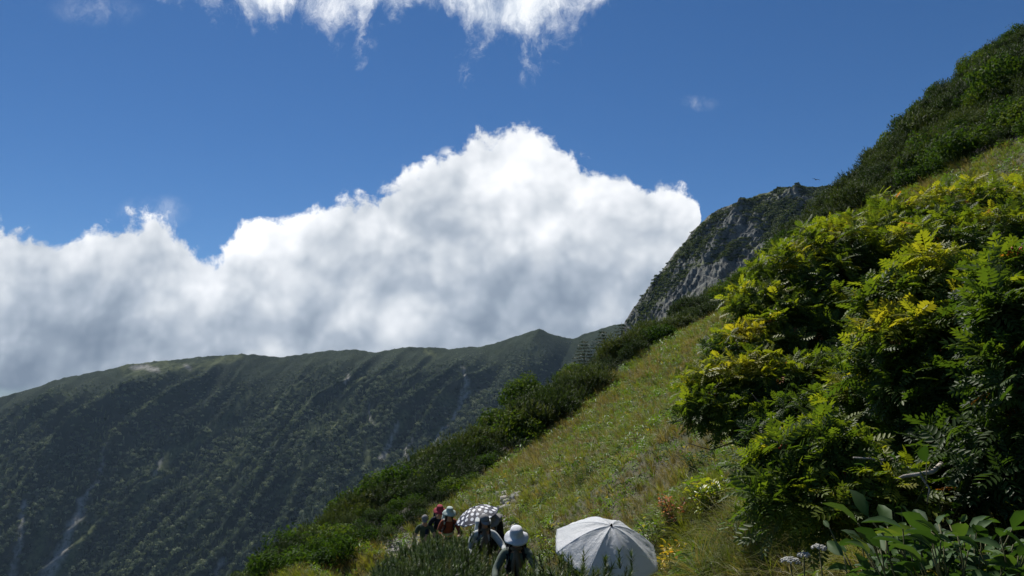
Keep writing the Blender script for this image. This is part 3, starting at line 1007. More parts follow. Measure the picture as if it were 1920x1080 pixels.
b_ = T.n('ShaderNodeBump'); b_.inputs['Strength'].default_value = .9; b_.inputs['Distance'].default_value = .8
T.l(T.math('ADD', nB, T.math('MULTIPLY', nC, .4)), b_.inputs['Height']); T.l(b_.outputs[0], p_.inputs['Normal'])
o_ = T.n('ShaderNodeOutputMaterial'); T.l(p_.outputs[0], o_.inputs[0])
xs = np.concatenate([np.arange(20, 55, 2.0), np.arange(55, 205, 0.55), np.arange(205, 330, 2.0)]); ys = np.concatenate([np.arange(335, 385, 1.5), np.arange(385, 453, 0.55), np.arange(453, 490, 2)])
pk = link('mountain_peak', grid_mesh('rocky_peak', xs, ys, peak_z, m_rock)); tag(pk, kind='structure')
pk.data.polygons.foreach_set('use_smooth', np.zeros(len(pk.data.polygons), bool))
# scrub on its ledges
m_scrub = leaf_mat('ledge_scrub', [(0, (0.025, 0.045, 0.016)), (.6, (0.055, 0.08, 0.026)), (1, (0.10, 0.13, 0.045))], 'object', .8, .2, .15)
sc_col = proto_collection('peak_scrub', [far_crown(40, .9, .9, False, m_scrub, 'scrub') for _ in range(3)])
n = 60000; x = rows(n, 40, 230); y = rows(n, 380, 449)
k = (fbm(x / 22, y / 22, 4, 171) + .25 * rng.normal(size=n)) > .31; x, y = x[k], y[k]
z = peak_z(x, y); k = visible(np.stack([x, y, z], -1), 0); x, y, z = x[k][:16000], y[k][:16000], z[k][:16000]; n = len(x)
s = rows(n, .5, 1.5)
scatter('peak_ledge_scrub', np.stack([x, y, z - .3], -1), np.stack([0 * x, 0 * x, rows(n, 0, 6.28)], -1), np.stack([s, s, s * .8], -1), rng.integers(0, 3, n), sc_col)

# valley floor out to the horizon
m_val = plain('valley_ground', (0.03, 0.045, 0.02), 1.0, 0.002, (0.05, 0.06, 0.03), coords='Object')
xs = np.linspace(-30000, 30000, 61); ys = np.linspace(-20000, 40000, 61)
vf = link('valley_floor', grid_mesh('valley_floor', xs, ys, lambda a, b: -575 + 6 * fbm(a / 3000, b / 3000, 2, 4), m_val)); tag(vf, kind='structure')

# ------------------------------------------------------------------ mountain ashes (rowans)
def pinnate(L, pairs, lw, droop, fold=.25):
    """one compound leaf along +X: pairs of leaflets and a terminal one"""
    V_, F_ = [], []

    def leaflet(p, dirx, diry, ln, wd, tz):
        d = np.array([dirx, diry, tz]); d /= np.linalg.norm(d)
        s_ = np.cross([0, 0, 1], d); s_ /= np.linalg.norm(s_); u_ = np.cross(d, s_)
        b = len(V_)
        for a, w_, h in ((0, 0, 0), (.3, .95, fold), (.68, .8, fold), (1, 0, -.15)):
            V_.append(p + d * ln * a + s_ * wd * w_ + u_ * wd * h)
        for a, w_, h in ((.68, -.8, fold), (.3, -.95, fold)):
            V_.append(p + d * ln * a + s_ * wd * w_ + u_ * wd * h)
        F_.append((b, b + 1, b + 2, b + 3)); F_.append((b, b + 3, b + 4, b + 5))

    def rp(t): return np.array([L * t * (1 - .12 * t * droop), 0, L * (0.10 * t - droop * .42 * t * t)])
    for i in range(pairs):
        t = .22 + .72 * i / (pairs - 1)
        ln = L * .38 * (1 - .45 * abs(t - .52) / .5)
        for sg in (-1, 1):
            leaflet(rp(t), .62, sg * .8, ln, ln * lw, -.10 - .25 * droop)
    leaflet(rp(.95), 1, .02, L * .25, L * .25 * lw, -.35 * droop)
    b = len(V_)
    for t in (0, 1):
        q = rp(t); V_.append(q + np.array([0, .0014, 0])); V_.append(q - np.array([0, .0014, 0]))
    F_.append((b, b + 1, b + 3, b + 2))
    return np.array(V_), np.array(F_)


def rosette(nl, L, droop):
    mb = MB(); a0 = rng.uniform(0, 6.28)
    for i in range(nl):
        lv_, lf_ = pinnate(L * rng.uniform(.7, 1.2), 5, .18, droop * rng.uniform(.6, 1.3))
        az = a0 + i * 2.399; el = 1.05 - 1.15 * (i / nl) + rng.normal(0, .12)
        xx = np.array([math.cos(az) * math.cos(el), math.sin(az) * math.cos(el), math.sin(el)])
        yy = np.array([-math.sin(az), math.cos(az), 0]); tw = rng.normal(0, .3)
        zz = np.cross(xx, yy); y2 = yy * math.cos(tw) + zz * math.sin(tw); zz = np.cross(xx, y2)
        mb.add(lv_ @ np.stack([xx, y2, zz], 0), lf_, 0.0)
    return np.concatenate(mb.v), np.concatenate(mb.f[4]), nl


ROS = [rosette(k, .165, d) for k, d in ((7, .8), (6, 1.0), (8, .7), (6, 1.2), (7, .9))]
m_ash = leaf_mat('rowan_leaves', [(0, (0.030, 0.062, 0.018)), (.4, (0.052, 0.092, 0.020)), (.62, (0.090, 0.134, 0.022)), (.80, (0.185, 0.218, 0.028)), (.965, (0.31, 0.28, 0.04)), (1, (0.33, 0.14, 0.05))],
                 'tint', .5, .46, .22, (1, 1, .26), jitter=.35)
m_bark = plain('rowan_bark', (0.16, 0.14, 0.12), .85, 30, (0.07, 0.06, 0.05), .5, 60)
m_berry = plain('rowan_berries', (0.42, 0.018, 0.014), .3, None, spec=.6)


def ico(r, sub=1):
    bm = bmesh.new(); bmesh.ops.create_icosphere(bm, subdivisions=sub, radius=r)
    v = np.array([q.co[:] for q in bm.verts]); f = np.array([[a.index for a in q.verts] for q in bm.faces]); bm.free()
    return v, f


BER = ico(.0062, 1)


def limb(a, b, sag, n=6, jit=.04):
    a, b = np.array(a), np.array(b); t = np.linspace(0, 1, n)[:, None]
    L = np.linalg.norm(b - a)
    p = a + (b - a) * t + np.array([0, 0, 1]) * sag * L * np.sin(t * math.pi)
    p[1:-1] += rng.normal(0, jit * L, (n - 2, 3))
    return p


def mountain_ash(blobs, label, dens=165, tmean=.5, berries=3, leafsize=1.0, base=None, bare=0):
    bl = []
    for (px, py, Y, r) in blobs:
        if Y > 5.5:
            r *= .86; py += .62 * r / Y * FPX
        leafsize_ = leafsize
        c_ = at(px, py, Y); g = float(H(c_[0], c_[1]))
        if c_[2] < g + r * .6: c_[2] = g + r * .6
        bl.append((c_, r))
    cen = np.mean([b[0] for b in bl], 0)
    if base is None:
        base = np.array([cen[0] + .55, cen[1] + .25, 0])
    base = np.array(base, float); base[2] = H(base[0], base[1]) - .05
    root = empty('mountain_ash', tuple(base), label, 'mountain ash', 'mountain ashes on the slope')
    leafsize *= .80
    tr = MB(); lf = MB(); tips = []
    for c_, r in bl:
        nR = int(dens * r * r * 12.6 * .8 / leafsize ** 2)
        th = rows(nR, 0, 6.28); cz = rows(nR, -.55, 1); sr = np.sqrt(1 - cz ** 2)
        n_ = np.stack([np.cos(th) * sr, np.sin(th) * sr, cz], -1)
        lump = 1 + .32 * perlin(th * 1.5 + c_[0] * 7, cz * 3.0 + c_[1] * 5, 5) + .15 * rng.normal(size=nR)
        rr = r * lump * np.where(rng.random(nR) < .3, rows(nR, .45, .85), 1)
        pos = c_ + n_ * rr[:, None] * np.array([1.15, 1.1, .9])
        gz = H(pos[:, 0], pos[:, 1]); k = pos[:, 2] > gz + .08
        pos, n_, cz = pos[k], n_[k], cz[k]; nR = len(pos)
        out = n_ * .7 + np.array([0, 0, .75]) + rng.normal(0, .25, (nR, 3))
        M = rot_to(out, rows(nR, 0, 6.28))
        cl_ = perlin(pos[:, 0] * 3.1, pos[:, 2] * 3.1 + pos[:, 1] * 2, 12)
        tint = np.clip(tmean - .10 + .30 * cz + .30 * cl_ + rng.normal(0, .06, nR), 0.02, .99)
        for q, (tv, tf, nl) in enumerate(ROS):
            s_ = np.arange(nR) % len(ROS) == q
            m = int(s_.sum())
            if not m: continue
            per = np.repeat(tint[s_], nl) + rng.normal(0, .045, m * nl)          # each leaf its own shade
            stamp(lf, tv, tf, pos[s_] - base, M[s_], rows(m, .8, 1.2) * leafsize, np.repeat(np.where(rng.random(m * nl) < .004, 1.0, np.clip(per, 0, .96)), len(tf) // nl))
        # limbs: base -> crown centre -> some tips
        j = c_ - np.array([0, 0, r * .35]); main = limb(base, j, .10, 8, .035)
        R0 = .018 + .022 * r
        tr.tube(main - base, np.linspace(R0 * 1.3, R0 * .6, 8), 7, .2)
        for i in range(0, nR, max(1, nR // int(14 + 30 * r))):
            st = main[rng.integers(4, 8)]
            tr.tube(limb(st, pos[i], -.03, 5, .05) - base, np.linspace(R0 * .45, .0025, 5), 5, .2)
        tips.append((c_, r, pos, n_))
    for i in range(bare):
        c_, r = bl[i % len(bl)]
        e = c_ + rng.normal(0, 1, 3) * r * np.array([1, .7, .6]) - np.array([0, 0, r * .6])
        tr.tube(limb(base + np.array([0, 0, .1]), e, .05, 7, .06) - base, np.linspace(.012, .003, 7), 5, .2)
    tr.build('trunk', m_bark, root, True)
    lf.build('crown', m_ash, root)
    for i in range(berries):
        c_, r, pos, n_ = tips[i % len(tips)]
        front_ = np.where((n_[:, 1] < .1) & (n_[:, 2] > .1))[0]
        if len(front_) == 0: front_ = np.arange(len(pos))
        p0 = pos[rng.choice(front_)] + np.array([0, -.03, .02]) - base
        bb = MB(); m = 34
        q = rng.normal(0, 1, (m, 3)); q /= np.linalg.norm(q, axis=1)[:, None]; q *= np.array([.036, .036, .022]) * rows(m, .5, 1)[:, None]
        Mi = np.repeat(np.eye(3)[None], m, 0)
        stamp(bb, BER[0], BER[1], q + p0, Mi, rows(m, .8, 1.2), .5)
        bb.build('berry_cluster', m_berry, root, True)
    return root


mountain_ash([(1452, 560, 7.3, .36), (1500, 500, 7.6, .42), (1565, 450, 7.9, .46), (1530, 580, 7.2, .36), (1440, 620, 7.0, .26)],
             'rowan with yellow-green top leaves standing highest against the rock peak, dark hollow in its middle', 150, .56, 2, 1.0)
mountain_ash([(1640, 425, 8.3, .5), (1720, 400, 8.6, .52), (1700, 490, 8.0, .5), (1620, 520, 7.7, .4), (1760, 455, 7.6, .5), (1600, 470, 8.0, .42)],
             'wide rowan behind, its flat sunlit crown just below the dark pine thicket', 140, .56, 2, 1.05)
mountain_ash([(1800, 385, 8.8, .55), (1890, 400, 8.8, .6), (1800, 480, 8.0, .5), (1895, 490, 7.4, .5), (1840, 430, 7.4, .5), (1760, 520, 7.0, .42), (1840, 540, 6.6, .42)],
             'rowan furthest up the slope at the right edge with red berries', 130, .52, 4, 1.05)
mountain_ash([(1885, 372, 10, .45), (1960, 352, 10, .5)], 'small bright green rowan topmost on the right edge', 120, .62, 2, 1.1)
mountain_ash([(1400, 640, 6.9, .30), (1360, 700, 6.6, .30), (1440, 700, 6.5, .32), (1330, 755, 6.3, .20), (1500, 700, 6.4, .26), (1390, 770, 6.2, .2)],
             'rowan at the left end above the grass, yellowish leaves over bare brown twigs', 150, .60, 4, .95, bare=26)
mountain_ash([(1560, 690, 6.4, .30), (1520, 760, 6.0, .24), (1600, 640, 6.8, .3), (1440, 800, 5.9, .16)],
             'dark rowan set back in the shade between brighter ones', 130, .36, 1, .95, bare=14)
mountain_ash([(1690, 580, 4.4, .17), (1760, 560, 4.3, .22), (1835, 600, 4.2, .22), (1690, 670, 4.2, .2), (1770, 660, 4.1, .24), (1860, 690, 4.1, .24), (1720, 735, 4.1, .17)],
             'near rowan right of centre with yellow and reddish leaf tips and dark red berries', 175, .58, 6, 1.0)
mountain_ash([(1620, 755, 4.7, .16), (1580, 790, 4.8, .12), (1670, 780, 4.6, .14)], 'small rowan branch spray below the near rowan, pale green leaves over a dark hollow', 165, .55, 2, .95)
mountain_ash([(1475, 880, 3.9, .14), (1540, 870, 3.8, .17), (1600, 905, 3.7, .17), (1500, 945, 3.7, .15), (1570, 965, 3.6, .14), (1645, 940, 3.6, .13)],
             'lowest rowan in the foreground with two red berry clusters beside the white flowers', 185, .56, 4, .95)
mountain_ash([(1905, 545, 3.6, .16), (1940, 620, 3.4, .2), (1930, 720, 3.3, .16)], 'rowan cut by the right edge of the picture at mid height', 170, .42, 1, 1.0)  # leaf tint lowered: the shade at this edge is put into the colour
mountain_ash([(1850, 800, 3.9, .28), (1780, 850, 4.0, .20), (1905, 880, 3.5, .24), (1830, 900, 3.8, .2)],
             'rowan with leaves tinted dark for shade at the lower right above the big-leaved plant', 160, .22, 0, 1.0)  # deep shade painted in by a very dark leaf tint

# pale dead limb lying in the hollow
m_dead = plain('bleached_wood', (0.42, 0.39, 0.35), .8, 25, (0.25, 0.22, 0.19), .3, 50)
for pts, r_, lb in (([(1670, 905, 3.45), (1695, 893, 3.42), (1725, 889, 3.4), (1748, 885, 3.4), (1765, 870, 3.45)], .011, 'thicker pale bare branch running through the dark hollow'),
                    ([(1600, 858, 3.5), (1632, 860, 3.5), (1648, 863, 3.5), (1675, 861, 3.55)], .006, 'thin pale bare twig above the thicker one in the hollow')):
    p_ = np.array([at(*q) for q in pts]); o_ = p_[0].copy()
    mb = MB(); mb.tube(p_ - o_, np.linspace(r_ * .6, r_, len(p_)), 7)
    mb.tube(np.array([p_[2] - o_, p_[2] - o_ + [.03, -.01, -.06], p_[2] - o_ + [.02, 0, -.12]]), [r_ * .5, r_ * .35, .002], 6)
    b = mb.build('bare_branch', m_dead, None, True); b.location = o_
    tag(b, lb, 'branch')

# ------------------------------------------------------------------ single plants near the path
def leafy_plant(name, loc, nst, h, L, wd, mat, label, cat, tmean=.5, spread=.5, per=7, serr=False, tspread=.18):
    loc = np.array(loc, float)
    root = empty(name, tuple(loc), label, cat)
    st, lf = MB(), MB()
    tv = [(0, 0, 0), (.22, -.40, .10), (.55, -.5, .12), (.85, -.22, .0), (1.05, 0, -.18), (.85, .22, .0), (.55, .5, .12), (.22, .40, .10), (.5, 0, .02)]
    tv = np.array(tv) * np.array([L, wd * 1.0, L])
    tf = np.array([(0, 1, 2, 8), (8, 2, 3, 4), (0, 8, 6, 7), (8, 4, 5, 6)])
    for i in range(nst):
        az = rng.uniform(0, 6.28); ln = rng.uniform(.1, 1) ** .6 * spread
        top = np.array([math.cos(az) * ln, math.sin(az) * ln, h * rng.uniform(.7, 1.05)])
        g = H(loc[0] + top[0], loc[1] + top[1]) - loc[2]
        top[2] = max(top[2], g + .15)
        foot = np.array([top[0] * .25, top[1] * .25, H(loc[0] + top[0] * .25, loc[1] + top[1] * .25) - loc[2]])
        sp = limb(foot, top, .06, 7, .02); st.tube(sp, np.linspace(.005, .002, 7), 5, .3)
        n_ = per; t = np.linspace(.3, 1, n_); pos = np.array([np.interp(t, np.linspace(0, 1, 7), sp[:, k]) for k in range(3)]).T
        a = np.arange(n_) * 2.4 + az; el = np.linspace(-.15, .55, n_) + rng.normal(0, .2, n_)
        xx = np.stack([np.cos(a) * np.cos(el), np.sin(a) * np.cos(el), np.sin(el)], -1)
        yy = np.stack([-np.sin(a), np.cos(a), 0 * a + rng.normal(0, .25, n_)], -1); yy /= np.linalg.norm(yy, axis=1)[:, None]
        zz = np.cross(xx, yy)
        tw = rng.normal(0, .45, n_)[:, None]; y2 = yy * np.cos(tw) + zz * np.sin(tw); zz = np.cross(xx, y2); yy = y2
        stamp(lf, tv, tf, pos, np.stack([xx, yy, zz], -1), rows(n_, .4, 1.15), np.clip(rng.normal(tmean, tspread, n_), 0, 1))
    st.build('stem', m_stem, root, True); lf.build('foliage', mat, root, True)
    return root


m_stem = plain('plant_stem', (0.10, 0.10, 0.04), .7)
m_yg = leaf_mat('yellow_green_leaves', [(0, (0.05, 0.11, 0.02)), (.5, (0.14, 0.21, 0.03)), (.8, (0.33, 0.33, 0.04)), (1, (0.45, 0.33, 0.05))], 'tint', .4, .4, .5, (1, 1, .3))
m_red = leaf_mat('red_brown_leaves', [(0, (0.10, 0.05, 0.03)), (.5, (0.24, 0.09, 0.05)), (.8, (0.42, 0.20, 0.10)), (1, (0.55, 0.33, 0.16))], 'tint', .45, .4, .4, (1, .7, .5))
m_yo = leaf_mat('yellow_orange_leaves', [(0, (0.12, 0.17, 0.03)), (.45, (0.35, 0.32, 0.04)), (.8, (0.55, 0.36, 0.05)), (1, (0.55, 0.22, 0.06))], 'tint', .45, .4, .4, (1, .9, .3))
m_big = leaf_mat('broad_green_leaves', [(0, (0.018, 0.045, 0.014)), (.5, (0.038, 0.085, 0.024)), (.9, (0.085, 0.14, 0.04)), (1, (0.20, 0.17, 0.05))], 'tint', .62, .30, .2, (1, 1, .3))


def gp(px, py, **k):
    q = hit(px, py, **k); return q


leafy_plant('leafy_plant', gp(1345, 972), 64, .40, .088, .036, m_yg, 'bright yellow-green leafy plant on the grass below the leftmost rowan', 'plant', .55, .38, 10)
leafy_plant('leafy_plant', gp(1312, 888), 34, .34, .09, .036, m_big, 'darker green leafy plant just above the yellow-green one', 'plant', .6, .34)
leafy_plant('leafy_plant', gp(1268, 1000), 34, .40, .058, .024, m_red, 'reddish brown withered leafy plant between grass and silver umbrella', 'plant', .6, .22)
leafy_plant('leafy_plant', gp(1262, 1100), 30, .42, .085, .03, m_yo, 'yellow and orange autumn-leaved plant right beside the silver umbrella', 'plant', .55, .3)
leafy_plant('leafy_plant', gp(1232, 1030), 24, .36, .07, .028, m_yg, 'green leafy plant touching the right rim of the silver umbrella', 'plant', .35, .3)
leafy_plant('leafy_plant', gp(1035, 1060), 26, .6, .07, .028, m_yg, 'yellowish leafy plant between the white hat and the silver umbrella', 'plant', .5, .35)
leafy_plant('leafy_plant', gp(1360, 805), 30, .35, .05, .02, m_red, 'reddish low shrub under the twigs of the leftmost rowan', 'plant', .35, .4)
leafy_plant('low_shrub', gp(1100, 925), 50, .8, .07, .03, m_big, 'dark green round shrub alone on the grass slope above the silver umbrella', 'shrub', .25, .75, 9)
leafy_plant('low_shrub', gp(1025, 950), 22, .45, .07, .03, m_big, 'small dark shrub in a dip above the white bucket hat', 'shrub', .3, .4, 8)
for (px, py, Y, lb, tm) in ((1800, 1045, 2.5, 'broad-leaved plant with big glossy ribbed leaves in the bottom right corner', .5),
                            (1890, 1060, 2.6, 'dark broad-leaved plant cut by the right edge at the bottom', .35),
                            (1720, 1065, 2.7, 'broad-leaved plant left of the bottom right one, half in shade', .5),
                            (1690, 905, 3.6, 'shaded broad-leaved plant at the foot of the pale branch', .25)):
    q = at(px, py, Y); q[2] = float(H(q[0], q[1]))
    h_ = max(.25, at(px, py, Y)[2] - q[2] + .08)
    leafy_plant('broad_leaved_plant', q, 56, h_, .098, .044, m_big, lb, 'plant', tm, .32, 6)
leafy_plant('leafy_plant', gp(1690, 1030), 6, .3, .09, .04, m_yo, 'few yellow dying leaves glowing at the edge of the shaded foreground', 'plant', .8, .14, 4)
leafy_plant('leafy_plant', gp(1570, 1045), 7, .2, .05, .02, m_red, 'small pinkish-red leaved plant by the white flowers', 'plant', .8, .12, 4)

m_white = plain('white_petals', (0.38, 0.38, 0.35), .7)
FL = ico(.006, 1)
for i, (px, py, Y, r_, lb) in enumerate(((1536, 1030, 3.3, .028, 'round white flower head, highest of the three near the bottom'), (1482, 1055, 3.3, .036, 'wide greyish white flower head, leftmost of the three'),
                                  (1508, 1044, 3.4, .026, 'small white flower head between the other two'))):
    q = at(px, py, Y); g = float(H(q[0], q[1])); g = min(g, q[2] - .1)
    root = empty('white_flower', (q[0], q[1], g), lb, 'flower', 'white flowers in the foreground')
    st = MB(); hh = q[2] - g; st.tube(limb((0, 0, 0), (0, 0, hh), 0, 5, .02), .003, 5); st.build('stem', m_stem, root, True)
    mb = MB(); m = 90; th = rows(m, 0, 6.28); rr = r_ * np.sqrt(rng.random(m))
    pos = np.stack([np.cos(th) * rr, np.sin(th) * rr, hh + .5 * np.sqrt(np.maximum(r_ ** 2 - rr ** 2, 0)) + rng.normal(0, .002, m)], -1)
    stamp(mb, FL[0], FL[1], pos, np.repeat(np.eye(3)[None], m, 0), rows(m, .5, 1), .5); mb.build('flower_head', m_white, root, True)

# arching grass clumps low in the foreground
tall = [grass_tuft(90, .42, .22, .0032, 1.9, m_gg, 'tall_tuft', .55), grass_tuft(90, .36, .22, .003, 2.1, m_gd, 'tall_tuft', .6), grass_tuft(70, .3, .2, .003, 1.6, m_gg, 'tall_tuft', .4)]
tcol = proto_collection('tall_grass', tall)
pp = []
for i in range(900):
    px, py = rng.uniform(1250, 1760), rng.uniform(925, 1110)
    if px > 1500 and py < 985: continue
    q = gp(px, py); pp.append(q)
pp = np.array(pp); pp = pp[np.unique((np.floor(pp[:, 0] / .11) * 1000 + np.floor(pp[:, 1] / .11)).astype(int), return_index=True)[1]]
n = len(pp)
scatter('tall_grass', pp, np.stack([rng.normal(0, .2, n), rng.normal(-.35, .2, n), rows(n, 0, 6.28)], -1), np.repeat(rows(n, .45, .9)[:, None], 3, 1), rng.choice([0, 0, 2, 2, 1, 2], n), tcol)

# ------------------------------------------------------------------ trees and bushes on the spur
m_tree = leaf_mat('tree_leaves', [(0, (0.018, 0.042, 0.010)), (.5, (0.045, 0.085, 0.016)), (1, (0.11, 0.15, 0.03))], 'tint', .65, .35, .08)
m_tbark = plain('tree_bark', (0.20, 0.18, 0.16), .9, 12, (0.08, 0.07, 0.06), .4)


def broad_tree(px, py, Y, width, height, label, cat='tree', name='broadleaf_tree', nleaf=4200, ls=.085):
    top = at(px, py, Y); g = float(H(top[0], top[1])); hh = max(height, top[2] - g)
    base = np.array([top[0], top[1], top[2] - hh])
    root = empty(name, tuple(base), label, cat)
    tr, lf = MB(), MB()
    lob = []
    for i in range(13):
        a = i * 2.4; q = (i + .5) / 13; rr = width * .5 * math.sqrt(q) * .72
        lob.append((math.cos(a) * rr, math.sin(a) * rr, hh - height * (.22 + .38 * q) + rng.normal(0, .05 * height), width * rng.uniform(.16, .25)))
    lob = np.array(lob)
    li = rng.integers(0, len(lob), nleaf); L_ = lob[li]
    th = rows(nleaf, 0, 6.28); cz = rows(nleaf, -.5, 1); sr = np.sqrt(1 - cz ** 2)
    n_ = np.stack([np.cos(th) * sr, np.sin(th) * sr, cz], -1)
    pos = L_[:, :3] + n_ * (L_[:, 3] * rows(nleaf, .55, 1.12))[:, None]
    M = rot_to(n_ + rng.normal(0, .6, (nleaf, 3)), rows(nleaf, 0, 6.28))
    tv = np.array([(-1, 0, 0), (-.2, -.5, .12), (.5, -.4, .1), (1, 0, -.1), (.5, .4, .1), (-.2, .5, .12)]) * ls
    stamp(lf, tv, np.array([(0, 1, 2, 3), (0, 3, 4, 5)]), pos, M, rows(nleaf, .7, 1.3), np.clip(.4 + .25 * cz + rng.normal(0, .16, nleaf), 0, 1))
    tr.tube(limb((0, 0, -.3), (0, 0, hh - height * .55), 0, 6, .02), np.linspace(.05 * height ** .5, .03 * height ** .5, 6), 7)
    for l_ in lob:
        tr.tube(limb((0, 0, hh - height * .75), l_[:3], .05, 5, .04), np.linspace(.04, .012, 5), 5)
    tr.build('trunk', m_tbark, root, True); lf.build('crown', m_tree, root)
    return root


def fir_tree(px, py, Y, height, width, label, dens=1.0):
    top = at(px, py, Y); g = float(H(top[0], top[1])); hh = max(height, top[2] - g + .2)
    root = empty('fir_tree', (top[0], top[1], top[2] - hh), label, 'conifer', 'firs among the dwarf pines')
    tr, lf = MB(), MB()
    tr.tube([(0, 0, 0), (.02, 0, hh * .5), (0, 0, hh)], [.09, .05, .01], 7)
    nw = int(13 * height / 3)
    for w_ in range(nw):
        t = w_ / nw; z = hh - height * (1 - t) * .96; r = width * .5 * (1 - t) ** .8 + .06
        nb = int(6 + 5 * (1 - t)); a0 = rng.uniform(0, 6.28)
        for b in range(nb):
            a = a0 + b * 6.28 / nb + rng.normal(0, .15); rl = r * rng.uniform(.75, 1.15)
            p0 = np.array([0, 0, z]); p1 = np.array([math.cos(a) * rl, math.sin(a) * rl, z - .12 * rl + .1 * rl * t])
            tr.tube([p0, p1], [.012, .003], 4)
            m = int((16 + 30 * rl) * dens); q = rng.random(m) ** .7
            pos = p0 + (p1 - p0) * q[:, None] + rng.normal(0, .03, (m, 3))
            d = (p1 - p0) / rl; sd = np.array([-d[1], d[0], 0]) * rng.choice([-1, 1], m)[:, None]
            dirn = d * .7 + sd * .7 + np.array([0, 0, .25]) + rng.normal(0, .2, (m, 3))
            M = rot_to(np.cross(dirn, sd + np.array([0, 0, .001])) , 0 * q)
            xx = dirn / np.linalg.norm(dirn, axis=1)[:, None]; zz = rng.normal(0, 1, (m, 3)); yy = np.cross(zz, xx); yy /= np.linalg.norm(yy, axis=1)[:, None]; zz = np.cross(xx, yy)
            tv = np.array([(0, -.25, 0), (.9, -.18, 0), (1.1, 0, .05), (.9, .18, 0), (0, .25, 0)]) * .09
            stamp(lf, tv, np.array([(0, 1, 2, 3)]), pos, np.stack([xx, yy, zz], -1), rows(m, .7, 1.4), np.clip(rng.normal(.35, .2, m), 0, 1))
    tr.build('trunk', m_tbark, root, True); lf.build('crown', m_fir, root)
    return root


m_fir = leaf_mat('fir_needles', [(0, (0.010, 0.026, 0.012)), (.5, (0.022, 0.045, 0.018)), (1, (0.05, 0.08, 0.03))], 'tint', .5, .2, .35)
broad_tree(985, 698, 48, 3.1, 3.2, 'round-crowned broadleaf tree standing proud of the pine thicket against the blue ridge')
broad_tree(1075, 682, 52, 2.6, 2.0, 'low yellow-green bush crown right of the round tree', 'bush', 'broadleaf_bush', 2600)
broad_tree(925, 768, 47, 2.6, 2.2, 'small dark tree at the left foot of the round-crowned tree', 'tree', 'broadleaf_tree', 2400)
broad_tree(708, 884, 44, 3.0, 3.2, 'leafy tree beyond the lower edge of the thicket, widest of the lower row', 'tree', 'broadleaf_tree', 3600)
broad_tree(655, 925, 42, 2.6, 2.8, 'leafy tree left of the widest one in the lower row', 'tree', 'broadleaf_tree', 2800)
broad_tree(612, 968, 40, 2.4, 2.4, 'leafy tree third up from the bottom of the lower row', 'tree', 'broadleaf_tree', 2400)
broad_tree(560, 1012, 37, 2.4, 2.4, 'leafy tree second up from the bottom of the lower row', 'tree', 'broadleaf_tree', 2400)
broad_tree(510, 1045, 35, 2.2, 2.2, 'leafy tree lowest of the row at the bottom of the picture', 'tree', 'broadleaf_tree', 2400)
fir_tree(1510, 382, 57, 2.0, 1.1, 'small dark fir against the rocky peak')
fir_tree(1553, 345, 56, 2.2, 1.5, 'dark fir where the peak meets the thicket')
fir_tree(1095, 636, 58, 2.6, 2.6, 'layered fir leftmost on the thicket edge below the saddle')
fir_tree(1130, 618, 59, 2.6, 2.6, 'layered fir right of the leftmost one below the saddle')
fir_tree(1165, 604, 60, 2.3, 2.4, 'layered fir under the foot of the rocky peak')
fir_tree(1210, 600, 60, 1.6, 1.8, 'lowest fir top at the foot of the rocky peak')

# ------------------------------------------------------------------ stones
m_stone = plain('pale_stone', (0.40, 0.38, 0.35), .9, 6, (0.22, 0.21, 0.20), .7, 25)
m_gstone = plain('grey_stone', (0.26, 0.265, 0.26), .9, 5, (0.13, 0.135, 0.13), .7, 20)


def rock_np(sx, sy, sz, seed, sub=3):
    v, f = ico(1, sub)
    r_ = 1 + .35 * perlin(v[:, 0] * 1.3 + seed * 3.7, v[:, 1] * 1.3 + v[:, 2] * 1.7, seed) + .12 * perlin(v[:, 0] * 4 + v[:, 2] * 2, v[:, 1] * 4, seed + 5)
    v = v * r_[:, None]
    v = np.sign(v) * np.abs(v) ** .8
    return v * np.array([sx, sy, sz]) * .5, f


def boulder(px, py, Y, sx, sy, sz, mat, label, seed, sink=.1, cat='boulder', group=None):
    q = hit(px, py + 3, lo=Y - 6, hi=Y + 9); q[2] += sz * .12; v, f = rock_np(sx, sy, sz, seed)
    mb = MB(); mb.add(v, f); o = mb.build('boulder', mat, None, False); o.location = q
    return tag(o, label, cat, group)


boulder(962, 938, 19.5, .24, .5, .36, m_gstone, 'pale grey rock, topmost of the rocks in the gully above the dotted umbrella', 3)
boulder(953, 955, 19.2, .22, .4, .30, m_gstone, 'pale grey rock second in the gully, left of the grass', 4)
boulder(948, 972, 18.8, .20, .4, .26, m_gstone, 'small pale rock low in the gully right of the dotted umbrella', 5)
boulder(938, 978, 18.6, .42, .5, .42, m_gstone, 'dark grey boulder beside the hiker in dark clothes', 6)
boulder(876, 988, 19.6, .34, .4, .34, m_stone, 'pale sandy rock under the edge of the dotted umbrella', 7)
boulder(890, 978, 20.0, .26, .4, .28, m_stone, 'sandy rock between the dotted umbrella and the woman in grey cap', 8)
mb = MB(); m = 900
for i in range(m):
    px, py = (rng.uniform(725, 795), rng.normal(1022, 9)) if i % 3 else (rng.uniform(935, 975), rng.uniform(925, 1000))
    q = hit(px, py, lo=14); s_ = rng.uniform(.04, .15) * (1 if i % 9 else 1.7) * (1.0 if i % 3 else 1.35)
    v, f = rock_np(s_ * 1.4, s_ * 1.2, s_, i % 13, 1); mb.add(v + q, f)
tag(mb.build('trail_rubble', m_stone), kind='stuff')

# ------------------------------------------------------------------ people
m_skin = plain('skin', (0.42, 0.23, 0.15), .55, spec=.4)
m_hair = plain('dark_hair', (0.018, 0.014, 0.012), .6, 60, (0.03, 0.022, 0.018))


def cloth(name, col, rough=.85):
    return plain(name, col, rough, 7, tuple(q * .78 for q in col), .25, 35, .2)


